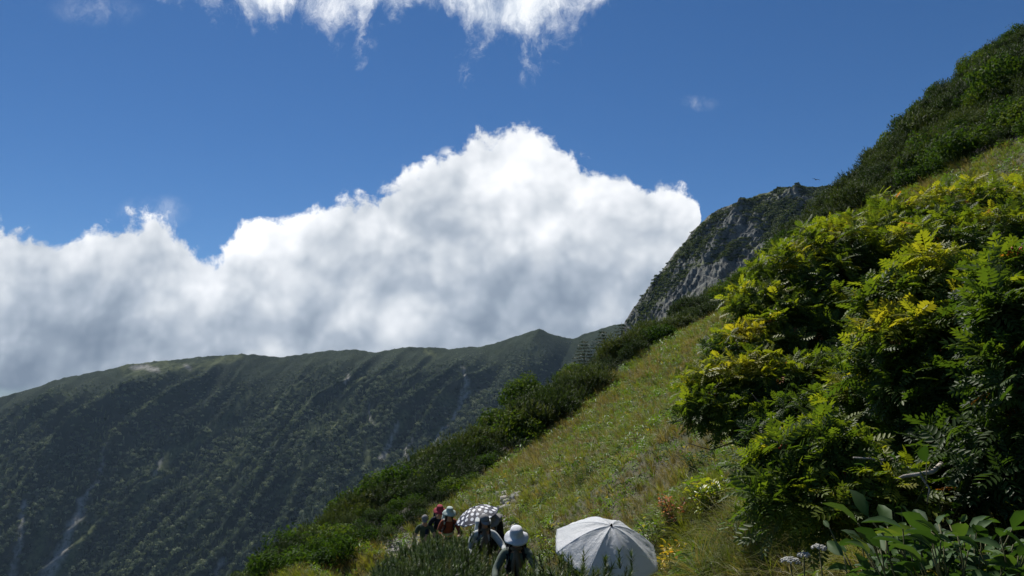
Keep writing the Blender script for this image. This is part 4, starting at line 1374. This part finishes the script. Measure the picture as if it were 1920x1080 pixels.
M_ = {'navy': cloth('navy_cloth', (0.012, 0.016, 0.03)), 'black': cloth('black_cloth', (0.012, 0.012, 0.014)), 'sage': cloth('sage_cloth', (0.13, 0.16, 0.13)),
      'white': cloth('white_cloth', (0.68, 0.70, 0.74)), 'grey': cloth('grey_cloth', (0.22, 0.22, 0.22)), 'green': cloth('green_cloth', (0.06, 0.085, 0.055)),
      'mint': cloth('mint_cloth', (0.42, 0.50, 0.46)), 'red': cloth('red_cloth', (0.30, 0.04, 0.06)), 'orange': cloth('orange_cloth', (0.22, 0.06, 0.03)),
      'khaki': cloth('khaki_cloth', (0.17, 0.13, 0.09)), 'brown': cloth('brown_cloth', (0.05, 0.035, 0.03)), 'pale': cloth('pale_cloth', (0.52, 0.55, 0.55)), 'glove': cloth('pale_glove', (0.55, 0.50, 0.22))}


def skin_np(verts, edges, rads, sub=1):
    me = bpy.data.meshes.new('tmp'); me.from_pydata([tuple(v) for v in verts], edges, []); me.update()
    o = bpy.data.objects.new('tmp', me); C.objects.link(o)
    sk = o.modifiers.new('s', 'SKIN'); sk.use_smooth_shade = True
    for i, r in enumerate(rads):
        sv = me.skin_vertices[0].data[i]
        sv.radius = (r, r) if np.isscalar(r) else r
        sv.use_root = (i == 0)
    su = o.modifiers.new('u', 'SUBSURF'); su.levels = sub; su.render_levels = sub
    dg = bpy.context.evaluated_depsgraph_get()
    ev = o.evaluated_get(dg); m2 = ev.to_mesh()
    v = np.array([q.co[:] for q in m2.vertices]); f4 = [tuple(p.vertices) for p in m2.polygons]
    ev.to_mesh_clear(); bpy.data.objects.remove(o); bpy.data.meshes.remove(me)
    return v, f4


def add_skin(mb, vf):
    v, fs = vf
    q4 = np.array([f for f in fs if len(f) == 4]); q3 = np.array([f for f in fs if len(f) == 3])
    mb.add(v, q4 if len(q4) else q3)
    if len(q4) and len(q3):
        mb.f.setdefault(3, []).append(q3 + mb.n - len(v)); mb.t.setdefault(3, []).append(np.zeros(len(q3)))


def uvell(c_, r, M=None, nu=16, nv=10, fn=None):
    th = np.linspace(0, 2 * np.pi, nu, endpoint=False); ph = np.linspace(0, np.pi, nv)
    v = np.array([(math.sin(p) * math.cos(t), math.sin(p) * math.sin(t), math.cos(p)) for p in ph for t in th])
    if fn is not None: v = fn(v)
    v = v * np.array(r)
    if M is not None: v = v @ np.array(M).T
    f = [(i * nu + j, (i + 1) * nu + j, (i + 1) * nu + (j + 1) % nu, i * nu + (j + 1) % nu) for i in range(nv - 1) for j in range(nu)]
    return v + np.array(c_), np.array(f)


def headfn(v):
    v = v.copy(); x, y, z = v.T
    face = y < -.2
    y2 = np.where(face, y * (1 - .12 * (z < -.2)), y)
    jaw = np.clip(-z, 0, 1); x2 = x * (1 - .32 * jaw)
    nose = np.exp(-((x / .16) ** 2 + ((z + .12) / .22) ** 2)) * face * .20
    brow = np.exp(-((z - .18) / .1) ** 2) * face * .04
    sock = -np.exp(-(((np.abs(x) - .36) / .16) ** 2 + ((z - .03) / .12) ** 2)) * face * .07
    lips = np.exp(-((x / .25) ** 2 + ((z + .48) / .07) ** 2)) * face * .05
    return np.stack([x2, y2 - nose - brow - sock - lips, z], -1)


def hand_np(wrist, d, curl=.6, side=1):
    """palm, four unequal fingers and a thumb in one skinned piece"""
    d = np.array(d, float); d /= np.linalg.norm(d)
    s_ = np.cross(d, [0, 0, 1]); s_ = s_ / (np.linalg.norm(s_) + 1e-6) if np.linalg.norm(s_) > .1 else np.array([1., 0, 0])
    u_ = np.cross(s_, d)
    V_, E_, Rr = [np.array(wrist) - d * .02, np.array(wrist) + d * .035], [(0, 1)], [(.026, .02), (.034, .016)]
    for k, (o_, ln) in enumerate(((-.03, .072), (-.010, .082), (.011, .077), (.030, .06))):
        b = np.array(wrist) + d * .075 + s_ * o_
        V_.append(b); E_.append((1, len(V_) - 1)); Rr.append(.0105)
        p = b; a = curl * .5
        for j in range(3):
            p = p + (d * math.cos(a) - u_ * math.sin(a)) * ln / 3; a += curl * .8
            V_.append(p); E_.append((len(V_) - 2, len(V_) - 1)); Rr.append(.0095 - .001 * j)
    b = np.array(wrist) + d * .02 + s_ * (-.038 * side); V_.append(b); E_.append((1, len(V_) - 1)); Rr.append(.012)
    for j in range(2):
        b = b + (d * .6 - s_ * side * .45 - u_ * .4) * .032; V_.append(b); E_.append((len(V_) - 2, len(V_) - 1)); Rr.append(.010 - .0015 * j)
    return skin_np(V_, E_, Rr, 1)


def two_bone(a, b, l1, l2, bend):
    a, b = np.array(a, float), np.array(b, float); v = b - a; L = np.linalg.norm(v)
    if L > (l1 + l2) * .995: b = a + v / L * (l1 + l2) * .995; v = b - a; L = np.linalg.norm(v)
    t = (l1 * l1 - l2 * l2 + L * L) / (2 * L); h = math.sqrt(max(l1 * l1 - t * t, 0))
    bd = np.array(bend, float); bd -= v / L * (bd @ v / L); bd /= np.linalg.norm(bd) + 1e-9
    return a + v / L * t + bd * h, b


def person(loc, label, yaw=0, hip=.86, lean=.25, side=0.0, lh=(.38, -.25, .85), rh=(-.38, -.25, .85), lf=(.12, -.12, .05), rf=(-.12, .15, .05), head_tilt=.25,
           shirt='sage', pants='black', sleeves=True, vest=None, hat=None, hair='short', scale=1.0, gloves=None, look=0.0, scarf=None):
    """local frame: faces -Y, X to the picture's right"""
    up = np.array([math.sin(side), -math.sin(lean), math.cos(lean)]); up /= np.linalg.norm(up)
    fw = np.array([0, -math.cos(lean), -math.sin(lean)]); sx = np.array([1., 0, 0])
    P0 = np.array([0, .04, hip]); W = P0 + up * .16; Ch = P0 + up * .36; N0 = P0 + up * .50; N1 = P0 + up * .575 + fw * .015
    hu = np.array([0, -math.sin(lean * .5 + head_tilt), math.cos(lean * .5 + head_tilt)]); Hc = N1 + hu * .12
    shL, shR = N0 + sx * .175 - up * .045, N0 - sx * .175 - up * .045
    eL, hL = two_bone(shL, lh, .29, .26, (.5, .5, -.5)); eR, hR = two_bone(shR, rh, .29, .26, (-.5, .5, -.5))
    hpL, hpR = P0 + sx * .095 - up * .03, P0 - sx * .095 - up * .03
    kL, aL = two_bone(hpL, np.array(lf) + [0, .04, .04], .42, .42, (0, -1, 0)); kR, aR = two_bone(hpR, np.array(rf) + [0, .04, .04], .42, .42, (0, -1, 0))
    V_ = [P0, W, Ch, N0, N1, Hc - hu * .03, shL, eL, hL, shR, eR, hR, hpL, kL, aL, hpR, kR, aR, aL + [0, -.13, -.05], aR + [0, -.13, -.05]]
    E_ = [(0, 1), (1, 2), (2, 3), (3, 4), (4, 5), (3, 6), (6, 7), (7, 8), (3, 9), (9, 10), (10, 11), (0, 12), (12, 13), (13, 14), (0, 15), (15, 16), (16, 17), (14, 18), (17, 19)]
    Rr = [(.14, .10), (.125, .09), (.15, .105), (.075, .065), (.055, .055), (.07, .07), .058, .042, .028, .058, .042, .028, .085, .058, .038, .085, .058, .038, .035, .035]
    body = MB(); add_skin(body, skin_np(V_, E_, Rr, 1))
    # head turned by look
    cl, sl = math.cos(look), math.sin(look)
    hx = np.array([cl, sl, 0.]); hz = hu; hy = np.cross(hz, hx); hx = np.cross(hy, hz)
    HM = np.stack([hx, hy, hz], -1)
    body.add(*uvell(Hc, (.076, .095, .115), HM, 20, 14, headfn))
    for sg in (-1, 1): body.add(*uvell(Hc + HM @ np.array([sg * .076, .005, -.005]), (.012, .022, .032), HM, 8, 6))
    dl = (hL - eL); dr = (hR - eR)
    HL = hand_np(hL, dl, .8, 1); HR = hand_np(hR, dr, .8, -1)
    if not gloves:
        add_skin(body, HL); add_skin(body, HR)
    b = body.build('person', m_skin, None, True)
    b.location = loc; b.rotation_euler = (0, 0, yaw); b.scale = (scale,) * 3
    tag(b, label, 'person')
    if gloves:
        for h_ in (HL, HR):
            mb = MB(); add_skin(mb, h_); mb.build('glove', M_[gloves], b, True)
    # clothes
    mb = MB(); k = 1.0
    sv = [W - up * .14, W, Ch, N0 - up * .01, N0 + up * .045, shL, eL, hL - dl * .12, shR, eR, hR - dr * .12]
    if not sleeves: sv[6] = shL + (eL - shL) * .7; sv[9] = shR + (eR - shR) * .7
    se = [(0, 1), (1, 2), (2, 3), (3, 4), (3, 5), (5, 6), (6, 7), (3, 8), (8, 9), (9, 10)]
    sr_ = [(.16, .125), (.145, .112), (.17, .125), (.095, .082), (.062, .062), .076, .060, .045, .076, .060, .045]
    if not sleeves:
        sv = sv[:7] + sv[8:10]; se = [(0, 1), (1, 2), (2, 3), (3, 4), (3, 5), (5, 6), (3, 7), (7, 8)]; sr_ = sr_[:5] + [.078, .068, .078, .068]
    add_skin(mb, skin_np(sv, se, sr_, 1)); mb.build('shirt', M_[shirt], b, True)
    mb = MB()
    add_skin(mb, skin_np([P0 + up * .10, P0, hpL, kL, aL, hpR, kR, aR], [(0, 1), (1, 2), (2, 3), (3, 4), (1, 5), (5, 6), (6, 7)],
                         [(.15, .115), (.155, .12), .10, .075, .058, .10, .075, .058], 1)); mb.build('trousers', M_[pants], b, True)
    for a_ in (aL, aR):
        mb = MB(); mb.add(*uvell(a_ + [0, -.06, -.04], (.05, .14, .05), None, 12, 8, lambda v: np.stack([v[:, 0], v[:, 1], np.maximum(v[:, 2], -.75)], -1)))
        mb.tube([a_ + [0, 0, -.04], a_ + [0, 0, .06]], [.05, .05], 10); mb.build('boot', M_['brown'], b, True)
    for sg in (-1, 1):
        e_ = MB(); e_.add(*uvell(Hc + HM @ np.array([sg * .028, -.086, .006]), (.011, .007, .006), HM, 8, 6)); e_.build('eye', m_hair, b, True)
    if vest:
        mb = MB()
        add_skin(mb, skin_np([W - up * .12, W, Ch, N0 - up * .03, shL - sx * .03, shR + sx * .03], [(0, 1), (1, 2), (2, 3), (3, 4), (3, 5)], [(.165, .13), (.155, .122), (.18, .135), (.10, .09), .085, .085], 1))
        mb.build('vest', M_[vest], b, True)
    if scarf:
        mb = MB(); a = np.linspace(0, 6.28, 14)
        mb.tube([N1 - up * .02 + sx * .075 * math.cos(q) + fw * .075 * math.sin(q) for q in a], .028, 8)
        mb.tube([N1 + fw * .09 - up * .02, Ch + fw * .15 + sx * .03, W + fw * .16 + sx * .05], [.03, .04, .045], 8)
        mb.tube([N1 + fw * .09 - up * .02, Ch + fw * .15 - sx * .04, W + fw * .15 - sx * .05], [.03, .035, .03], 8)
        mb.build('scarf', M_[scarf], b, True)
    mb = MB()
    mb.add(*uvell(Hc + HM @ np.array([0, .022, .018]), (.085, .088, .112), HM, 16, 12))
    if hair == 'long':
        for sg in (-1, 1):
            mb.tube([Hc + HM @ np.array([sg * .07, .01, .02]), Hc + HM @ np.array([sg * .085, .0, -.09]), Hc + HM @ np.array([sg * .075, -.05, -.19])], [.025, .034, .018], 8)
        mb.tube([Hc + HM @ np.array([0, .07, 0]), Hc + HM @ np.array([0, .085, -.12]), Hc + HM @ np.array([0, .075, -.22])], [.06, .065, .03], 8)
    mb.build('hair', m_hair, b, True)
    if hat:
        kind, col = hat; mb = MB()
        if kind == 'bucket':
            prof = [(0, .145), (.05, .143), (.082, .13), (.094, .09), (.103, .035), (.108, .028), (.135, .012), (.168, -.012), (.178, -.03), (.174, -.033), (.105, .02), (.098, .035)]
            nu = 28; th = np.arange(nu) / nu * 2 * np.pi; v = []
            for i, (r_, z_) in enumerate(prof):
                wv = .012 * np.sin(3 * th + 1) * (i >= 6) * (r_ > .12) + .006 * np.sin(5 * th) * (r_ > .12)
                v.append(np.stack([np.cos(th) * r_, np.sin(th) * r_ * 1.08, z_ + wv + 0 * th], -1))
            v = np.concatenate(v); np_ = len(prof)
            f = [(i * nu + j, i * nu + (j + 1) % nu, (i + 1) * nu + (j + 1) % nu, (i + 1) * nu + j) for i in range(np_ - 1) for j in range(nu)]
            mb.add((v @ HM.T) + Hc + HM @ np.array([0, .01, .03]), np.array(f))
        else:
            mb.add(*uvell(Hc + HM @ np.array([0, .012, .045]), (.092, .108, .088), HM, 18, 10, lambda v: np.stack([v[:, 0], v[:, 1], np.maximum(v[:, 2], -.15)], -1)))
            th = np.linspace(math.pi * 1.12, math.pi * 1.88, 10)
            top_, bot_ = [], []
            for q in th:
                for lst, dz in ((top_, .004), (bot_, -.002)):
                    lst.append([(math.cos(q) * .088, math.sin(q) * .10, .035 + dz), (math.cos(q) * .08, math.sin(q) * .19, .018 + dz - .012 * abs(math.cos(q)))])
            v = np.array(top_ + bot_).reshape(-1, 3); n_ = 10; f = []
            for i in range(n_ - 1):
                f.append((2 * i, 2 * i + 2, 2 * i + 3, 2 * i + 1)); k_ = 2 * n_; f.append((k_ + 2 * i + 1, k_ + 2 * i + 3, k_ + 2 * i + 2, k_ + 2 * i)); f.append((2 * i + 1, 2 * i + 3, k_ + 2 * i + 3, k_ + 2 * i + 1))
            mb.add((v @ HM.T) + Hc, np.array(f))
        mb.build('hat', M_[col], b, True)
    wm = Matrix.Translation(loc) @ Matrix.Rotation(yaw, 4, 'Z') @ Matrix.Scale(scale, 4)
    W3 = lambda q: np.array(wm @ Vector(q))
    return dict(obj=b, hL=W3(hL), hR=W3(hR), head=W3(Hc + HM @ np.array([0, 0, .15])), wm=wm, back=Ch - fw * .22, up=up, fw=fw, W3=W3, dL=dl, dR=dr, Ch=Ch, N0=N0)


def backpack(P, mat, label, s=1.0, strap='black', tall=.5, pocket=None):
    up, fw = P['up'], P['fw']; sx = np.array([1., 0, 0])
    root = bpy.data.objects.new('backpack', None); C.objects.link(root); root.empty_display_size = .2
    root.matrix_world = P['wm'] @ Matrix.Translation(Vector(P['back'])); tag(root, label, 'backpack')
    M = np.stack([sx, -fw, up], -1)

    def rb(c_, r): return uvell(c_, r, M, 20, 14, lambda v: np.sign(v) * np.abs(v) ** .55)
    mb = MB(); mb.add(*rb((0, 0, 0), (.155 * s, .105 * s, tall * .5 * s))); mb.build('bag_body', mat, root, True)
    mb = MB(); mb.add(*rb(M @ np.array([0, -.01, tall * .48 * s]), (.15 * s, .11 * s, .05 * s))); mb.build('top_lid', pocket or mat, root, True)
    mb = MB(); mb.add(*rb(M @ np.array([0, .10 * s, -.08 * s]), (.11 * s, .04 * s, .14 * s))); mb.build('pocket', mat, root, True)
    for sg in (-1, 1):
        mb = MB(); mb.tube([M @ np.array(q) for q in ((sg * .08, -.08, .17), (sg * .09, -.17, .21), (sg * .10, -.29, .14), (sg * .105, -.355, .0), (sg * .14, -.30, -.12), (sg * .16, -.16, -.18), (sg * .12, -.06, -.18))], .02, 6)
        mb.build('strap', M_[strap], root, True)
    return root


m_metal = plain('pole_metal', (0.45, 0.45, 0.47), .35); m_metal.node_tree.nodes['Principled BSDF'].inputs['Metallic'].default_value = .9


def trekking_pole(top, foot, label):
    top, foot = np.array(top), np.array(foot); root = empty('trekking_pole', tuple(foot), label, 'trekking pole', 'trekking poles')
    t = top - foot; mb = MB(); mb.tube([(0, 0, 0), t * .5], [.005, .007], 8); mb.tube([t * .5, t * .95], [.0085, .009], 8); mb.build('shaft', m_metal, root, True)
    mb = MB(); mb.tube([t * .9, t * .93, t * 1.0, t * 1.03], [.013, .017, .015, .019], 8); mb.build('grip', M_['black'], root, True)
    mb = MB(); mb.tube([t * .06, t * .065], [.03, .03], 10); mb.build('basket', M_['black'], root, True)


def umbrella(apex, axis, R_, depth, mat, label, shaft_len, roll=0.0, name='umbrella', tipc='black', lining=None, crinkle=.008, panels=8):
    apex = np.array(apex, float); ax = np.array(axis, float); ax /= np.linalg.norm(ax)
    ref = np.array([1., 0, 0]) - ax * ax[0]; ref /= np.linalg.norm(ref); y_ = np.cross(ax, ref)
    c_, s_ = math.cos(roll), math.sin(roll)
    Mx = Matrix(((ref[0] * c_ + y_[0] * s_, -ref[0] * s_ + y_[0] * c_, ax[0]), (ref[1] * c_ + y_[1] * s_, -ref[1] * s_ + y_[1] * c_, ax[1]), (ref[2] * c_ + y_[2] * s_, -ref[2] * s_ + y_[2] * c_, ax[2])))
    root = bpy.data.objects.new(name, None); C.objects.link(root); root.empty_display_size = .2
    root.matrix_world = Matrix.Translation(Vector(apex)) @ Mx.to_4x4(); tag(root, label, 'umbrella', 'open umbrellas')

    def prof(t): return -depth * (1 - np.cos(t * 1.22)) / (1 - math.cos(1.22))
    per = 12; nu = panels * per; nr = 26
    th = np.arange(nu) / nu * 2 * np.pi; ph = np.abs(((np.arange(nu) / per) % 1) - .5) * 2       # 1 at a rib, 0 mid panel
    vs = []
    for i in range(1, nr + 1):
        t = i / nr
        edge_ = 1 - (.045 + .04 * (1 - 1)) * (1 - ph ** 2) * t ** 2 * 1.4
        r_ = R_ * t * edge_
        sag = .028 * (1 - ph ** 1.5) * t * (1.2 - t) * 2
        z = prof(t * np.ones(nu)) - sag + .010 * (1 - ph) * (t > .96)
        w_ = crinkle * (perlin(th * 9 + 3, t * 7 + th * 3, 6) + .6 * perlin(th * 24, t * 18 + 7, 8) * (t > .25)) * (.3 + t) * (1 - ph ** 6)
        vs.append(np.stack([np.cos(th) * r_, np.sin(th) * r_, z + w_], -1))
    v = np.concatenate([np.zeros((1, 3))] + vs)
    f4 = [(1 + i * nu + j, 1 + (i + 1) * nu + j, 1 + (i + 1) * nu + (j + 1) % nu, 1 + i * nu + (j + 1) % nu) for i in range(nr - 1) for j in range(nu)]
    f3 = [(0, 1 + j, 1 + (j + 1) % nu) for j in range(nu)]
    mb = MB(); mb.add(v, np.array(f4)); mb.f[3] = [np.array(f3)]; mb.t[3] = [np.zeros(nu)]
    can = mb.build('canopy', mat, root, True)
    sm_ = can.modifiers.new('thick', 'SOLIDIFY'); sm_.thickness = .0012
    seam = MB()
    for k in range(panels):
        a = k / panels * 2 * np.pi
        q = np.linspace(.02, 1, 14); rr = R_ * q
        pts = np.stack([np.cos(a) * rr, np.sin(a) * rr, prof(q)], -1)
        rb = MB(); rb.tube(pts - np.array([0, 0, .008]), .0028, 5); r0 = rb.build('rib', m_metal, root, True)
        stt = MB(); stt.tube([(0, 0, -depth * 1.0), (math.cos(a) * R_ * .48, math.sin(a) * R_ * .48, prof(np.array(.48)) - .008)], .0025, 5); stt.build('strut', m_metal, r0, True)
        seam.tube(pts + np.array([0, 0, .0015]), .0016, 4)
    seam.build('seam', mat, root, True)
    mb = MB(); mb.tube([(0, 0, .0), (0, 0, -shaft_len)], .006, 8); mb.build('shaft', m_metal, root, True)
    mb = MB(); mb.tube([(0, 0, -shaft_len + .09), (0, 0, -shaft_len)], [.014, .018], 10); mb.build('handle', M_[tipc], root, True)
    mb = MB(); mb.tube([(0, 0, -.004), (0, 0, .006), (0, 0, .024)], [.018, .012, .006], 10); mb.build('tip', M_[tipc], root, True)
    return root


# silver sheet of the near umbrella
m_silver, T = new_mat('silver_canopy')
tcn = T.n('ShaderNodeTexCoord'); p_ = T.n('ShaderNodeBsdfPrincipled')
p_.inputs['Base Color'].default_value = (0.93, 0.95, 0.97, 1); p_.inputs['Roughness'].default_value = .5; p_.inputs['Metallic'].default_value = .0; p_.inputs['Specular IOR Level'].default_value = .5
b_ = T.n('ShaderNodeBump'); b_.inputs['Strength'].default_value = .8; b_.inputs['Distance'].default_value = .011
T.l(T.math('ADD', T.noise(tcn.outputs['Object'], 26, 4, .6, 1.2), T.math('MULTIPLY', T.noise(tcn.outputs['Object'], 75, 3, .6, .8), .4)), b_.inputs['Height']); T.l(b_.outputs[0], p_.inputs['Normal'])
tl = T.n('ShaderNodeBsdfTranslucent'); tl.inputs[0].default_value = (.85, .88, .92, 1); mx = T.n('ShaderNodeMixShader'); mx.inputs[0].default_value = .6
T.l(p_.outputs[0], mx.inputs[1]); T.l(tl.outputs[0], mx.inputs[2]); o_ = T.n('ShaderNodeOutputMaterial'); T.l(mx.outputs[0], o_.inputs[0])
# navy cloth with large white dots
m_dots, T = new_mat('dotted_canopy')
tcn = T.n('ShaderNodeTexCoord'); vo = T.n('ShaderNodeTexVoronoi', voronoi_dimensions='2D'); vo.inputs['Scale'].default_value = 8.2; vo.inputs['Randomness'].default_value = .25
mp = T.n('ShaderNodeMapping'); mp.inputs['Rotation'].default_value = (0, 0, .5); T.l(tcn.outputs['Object'], mp.inputs[0]); T.l(mp.outputs[0], vo.inputs['Vector'])
c = T.mix(T.maprange(vo.outputs['Distance'], .27, .32), (0.80, 0.82, 0.85), (0.018, 0.024, 0.05))
p_ = T.n('ShaderNodeBsdfPrincipled'); T.l(c, p_.inputs['Base Color']); p_.inputs['Roughness'].default_value = .6
o_ = T.n('ShaderNodeOutputMaterial'); T.l(p_.outputs[0], o_.inputs[0])


def stand(px, Y):
    x = (px - 960) / FPX * Y * 1.0 / pxv(px, 980)[1]; return np.array([pxv(px, 1000)[0] * Y, Y, float(H(pxv(px, 1000)[0] * Y, Y))])


def stand_head(px, py, Y, height):
    """feet so that the head top comes at the photo's height; on the ground if that is near"""
    q = at(px, py, Y); g = float(H(q[0], q[1])); print('head', px, py, 'need feet', round(q[2] - height, 2), 'ground', round(g, 2))
    return np.array([q[0], q[1], g])


# 1 centre hiker, white bucket hat, stooping with poles
p1 = person(tuple(stand_head(968, 1000, 12.0, 1.50)), 'hiker in white bucket hat and grey-green long sleeves looking down, nearest face-on one', 0, .82, .38, lh=(.30, -.50, .92), rh=(-.30, -.50, .92), head_tilt=.28,
            shirt='sage', vest='navy', pants='black', hat=('bucket', 'white'), hair='long', gloves='black', scarf='khaki')
backpack(p1, M_['black'], 'black backpack worn by the hiker in the white bucket hat', 1.0)
# 2 woman in dark cap behind, white sleeve
p2 = person(tuple(stand_head(907, 973, 15.0, 1.52)), 'hiker with dark grey cap and pale sleeve behind the pines, left of the white hat', .15, .84, .22, lh=(.34, -.42, 1.02), rh=(-.22, -.35, .95), head_tilt=.2,
            shirt='pale', vest='black', pants='black', hat=('cap', 'grey'), hair='long', scarf='khaki', look=.2)
backpack(p2, M_['pale'], 'pale grey backpack of the hiker with the dark grey cap', 1.0)
# 3 tall dark-clothed hiker under the dotted umbrella
p3 = person(tuple(stand_head(925, 962, 17.5, 1.70)), 'hiker in black holding the dotted umbrella, bent behind the grey cap', -.2, .88, .35, lh=(.25, -.3, 1.0), rh=(-.22, -.32, 1.28), head_tilt=.2,
            shirt='black', pants='black', hat=('bucket', 'grey'))
backpack(p3, M_['black'], 'large black backpack with grey rim on the hiker under the dotted umbrella', 1.25, 'grey', .55, M_['grey'])
# 4 mint hat
p4 = person(tuple(stand_head(840, 961, 22.0, 1.50)), 'hiker in pale mint bucket hat with orange top beside the dotted umbrella', .3, .84, .30, lh=(.22, -.38, .95), rh=(-.22, -.38, .95), shirt='orange', vest='mint', pants='navy', hat=('bucket', 'mint'), hair='long')
backpack(p4, M_['mint'], 'pale mint backpack behind the mint hat', .9)
# 5 red cap
p5 = person(tuple(stand_head(823, 962, 23.0, 1.52)), 'hiker in red hat and navy jacket, second from the left of the group', .2, .86, .32, shirt='navy', pants='navy', hat=('bucket', 'red'), hair='short')
backpack(p5, M_['navy'], 'navy backpack of the hiker in the red hat', .95)
# 6 leftmost
p6 = person(tuple(stand_head(797, 966, 23.0, 1.5)), 'leftmost hiker in green short-sleeved shirt and grey cap leaning on a pole', .1, .84, .42, lh=(.40, -.45, .78), rh=(-.40, -.25, .62), head_tilt=.2,
            shirt='green', sleeves=False, pants='khaki', hat=('cap', 'grey'), hair='short')
# 7 under the silver umbrella
p7 = person(tuple(stand_head(1118, 985, 8.98, 1.45)), 'hiker in navy hidden beneath the silver umbrella', .0, .74, .30, lh=(.2, -.34, .92), rh=(-.34, -.3, .80), shirt='navy', pants='navy', hat=('cap', 'black'))
backpack(p7, M_['navy'], 'navy backpack under the silver umbrella', 1.0)

ap = at(1146, 986, 8.3)
vb = EYE - ap; vb /= np.linalg.norm(vb)
umbrella(ap, (.15, -.40, .90), .56, .28, m_silver, 'large silver-white umbrella seen from above, nearest to the camera', .72, roll=.32)
ap2 = at(890, 951, 17.3)
umbrella(ap2, (-.30, -.20, .93), .50, .20, m_dots, 'navy umbrella with big white dots held by the hiker in black', .7, roll=.2, crinkle=.002)
trekking_pole(p6['hL'], stand(812, 22.2), 'pole in the right-hand side hand of the leftmost hiker')
trekking_pole(p2['hL'] + [0, 0, .03], p2['hL'] + [.12, -.5, -.95], 'pole held forward by the hiker with the dark grey cap')
trekking_pole(p1['hL'] + [0, 0, .03], p1['hL'] + [.05, -.3, -.62], 'pole on the picture right of the white bucket hat')
trekking_pole(p1['hR'] + [0, 0, .03], p1['hR'] + [-.05, -.3, -.62], 'pole on the picture left of the white bucket hat')

# bird
mb = MB(); q = at(1530, 337, 300)
b0, f0 = uvell((0, 0, 0), (.55, .16, .16), None, 10, 8); mb.add(b0, f0)
for sg in (-1, 1):
    v = np.array([(-.25, 0, .05), (.25, 0, .05), (.28, sg * .8, .38), (-.1, sg * .8, .38), (.0, sg * 1.7, .15), (-.15, sg * 1.7, .15)]); v2 = v - [0, 0, .03]
    v = np.concatenate([v, v2]); mb.add(v, np.array([(0, 1, 2, 3), (3, 2, 4, 5), (7, 6, 9, 8), (8, 9, 11, 10), (1, 7, 8, 2), (2, 8, 10, 4), (0, 3, 9, 6), (3, 5, 11, 9)]))
mb.add(np.array([(-.5, -.06, 0), (-.95, -.2, 0), (-.95, .2, 0), (-.5, .06, 0), (-.5, 0, .05), (-.95, 0, .03)]), np.array([(0, 1, 2, 3)]))
bd = mb.build('bird', M_['black'], None, False); bd.location = q; bd.rotation_euler = (.15, 0, 1.75); tag(bd, 'tiny dark bird flying in the blue sky above the rocky peak', 'bird')

# ------------------------------------------------------------------ air
hz = MB(); x0, x1, y0, y1, z0, z1 = -2700, 1600, -60, 2300, -590, 330
v = np.array([(x0, y0, z0), (x1, y0, z0), (x1, y1, z0), (x0, y1, z0), (x0, y0, z1), (x1, y0, z1), (x1, y1, z1), (x0, y1, z1)], float)
hz.add(v, np.array([(0, 3, 2, 1), (4, 5, 6, 7), (0, 1, 5, 4), (1, 2, 6, 5), (2, 3, 7, 6), (3, 0, 4, 7)]))
m_haze = bpy.data.materials.new('haze_air'); m_haze.use_nodes = True; T = NT(m_haze.node_tree)
pv = T.n('ShaderNodeVolumePrincipled'); pv.inputs['Color'].default_value = (.50, .72, 1, 1); pv.inputs['Density'].default_value = .000042; pv.inputs['Anisotropy'].default_value = .2
o_ = T.n('ShaderNodeOutputMaterial'); T.l(pv.outputs[0], o_.inputs['Volume'])
hzo = hz.build('haze', m_haze); tag(hzo, kind='stuff')
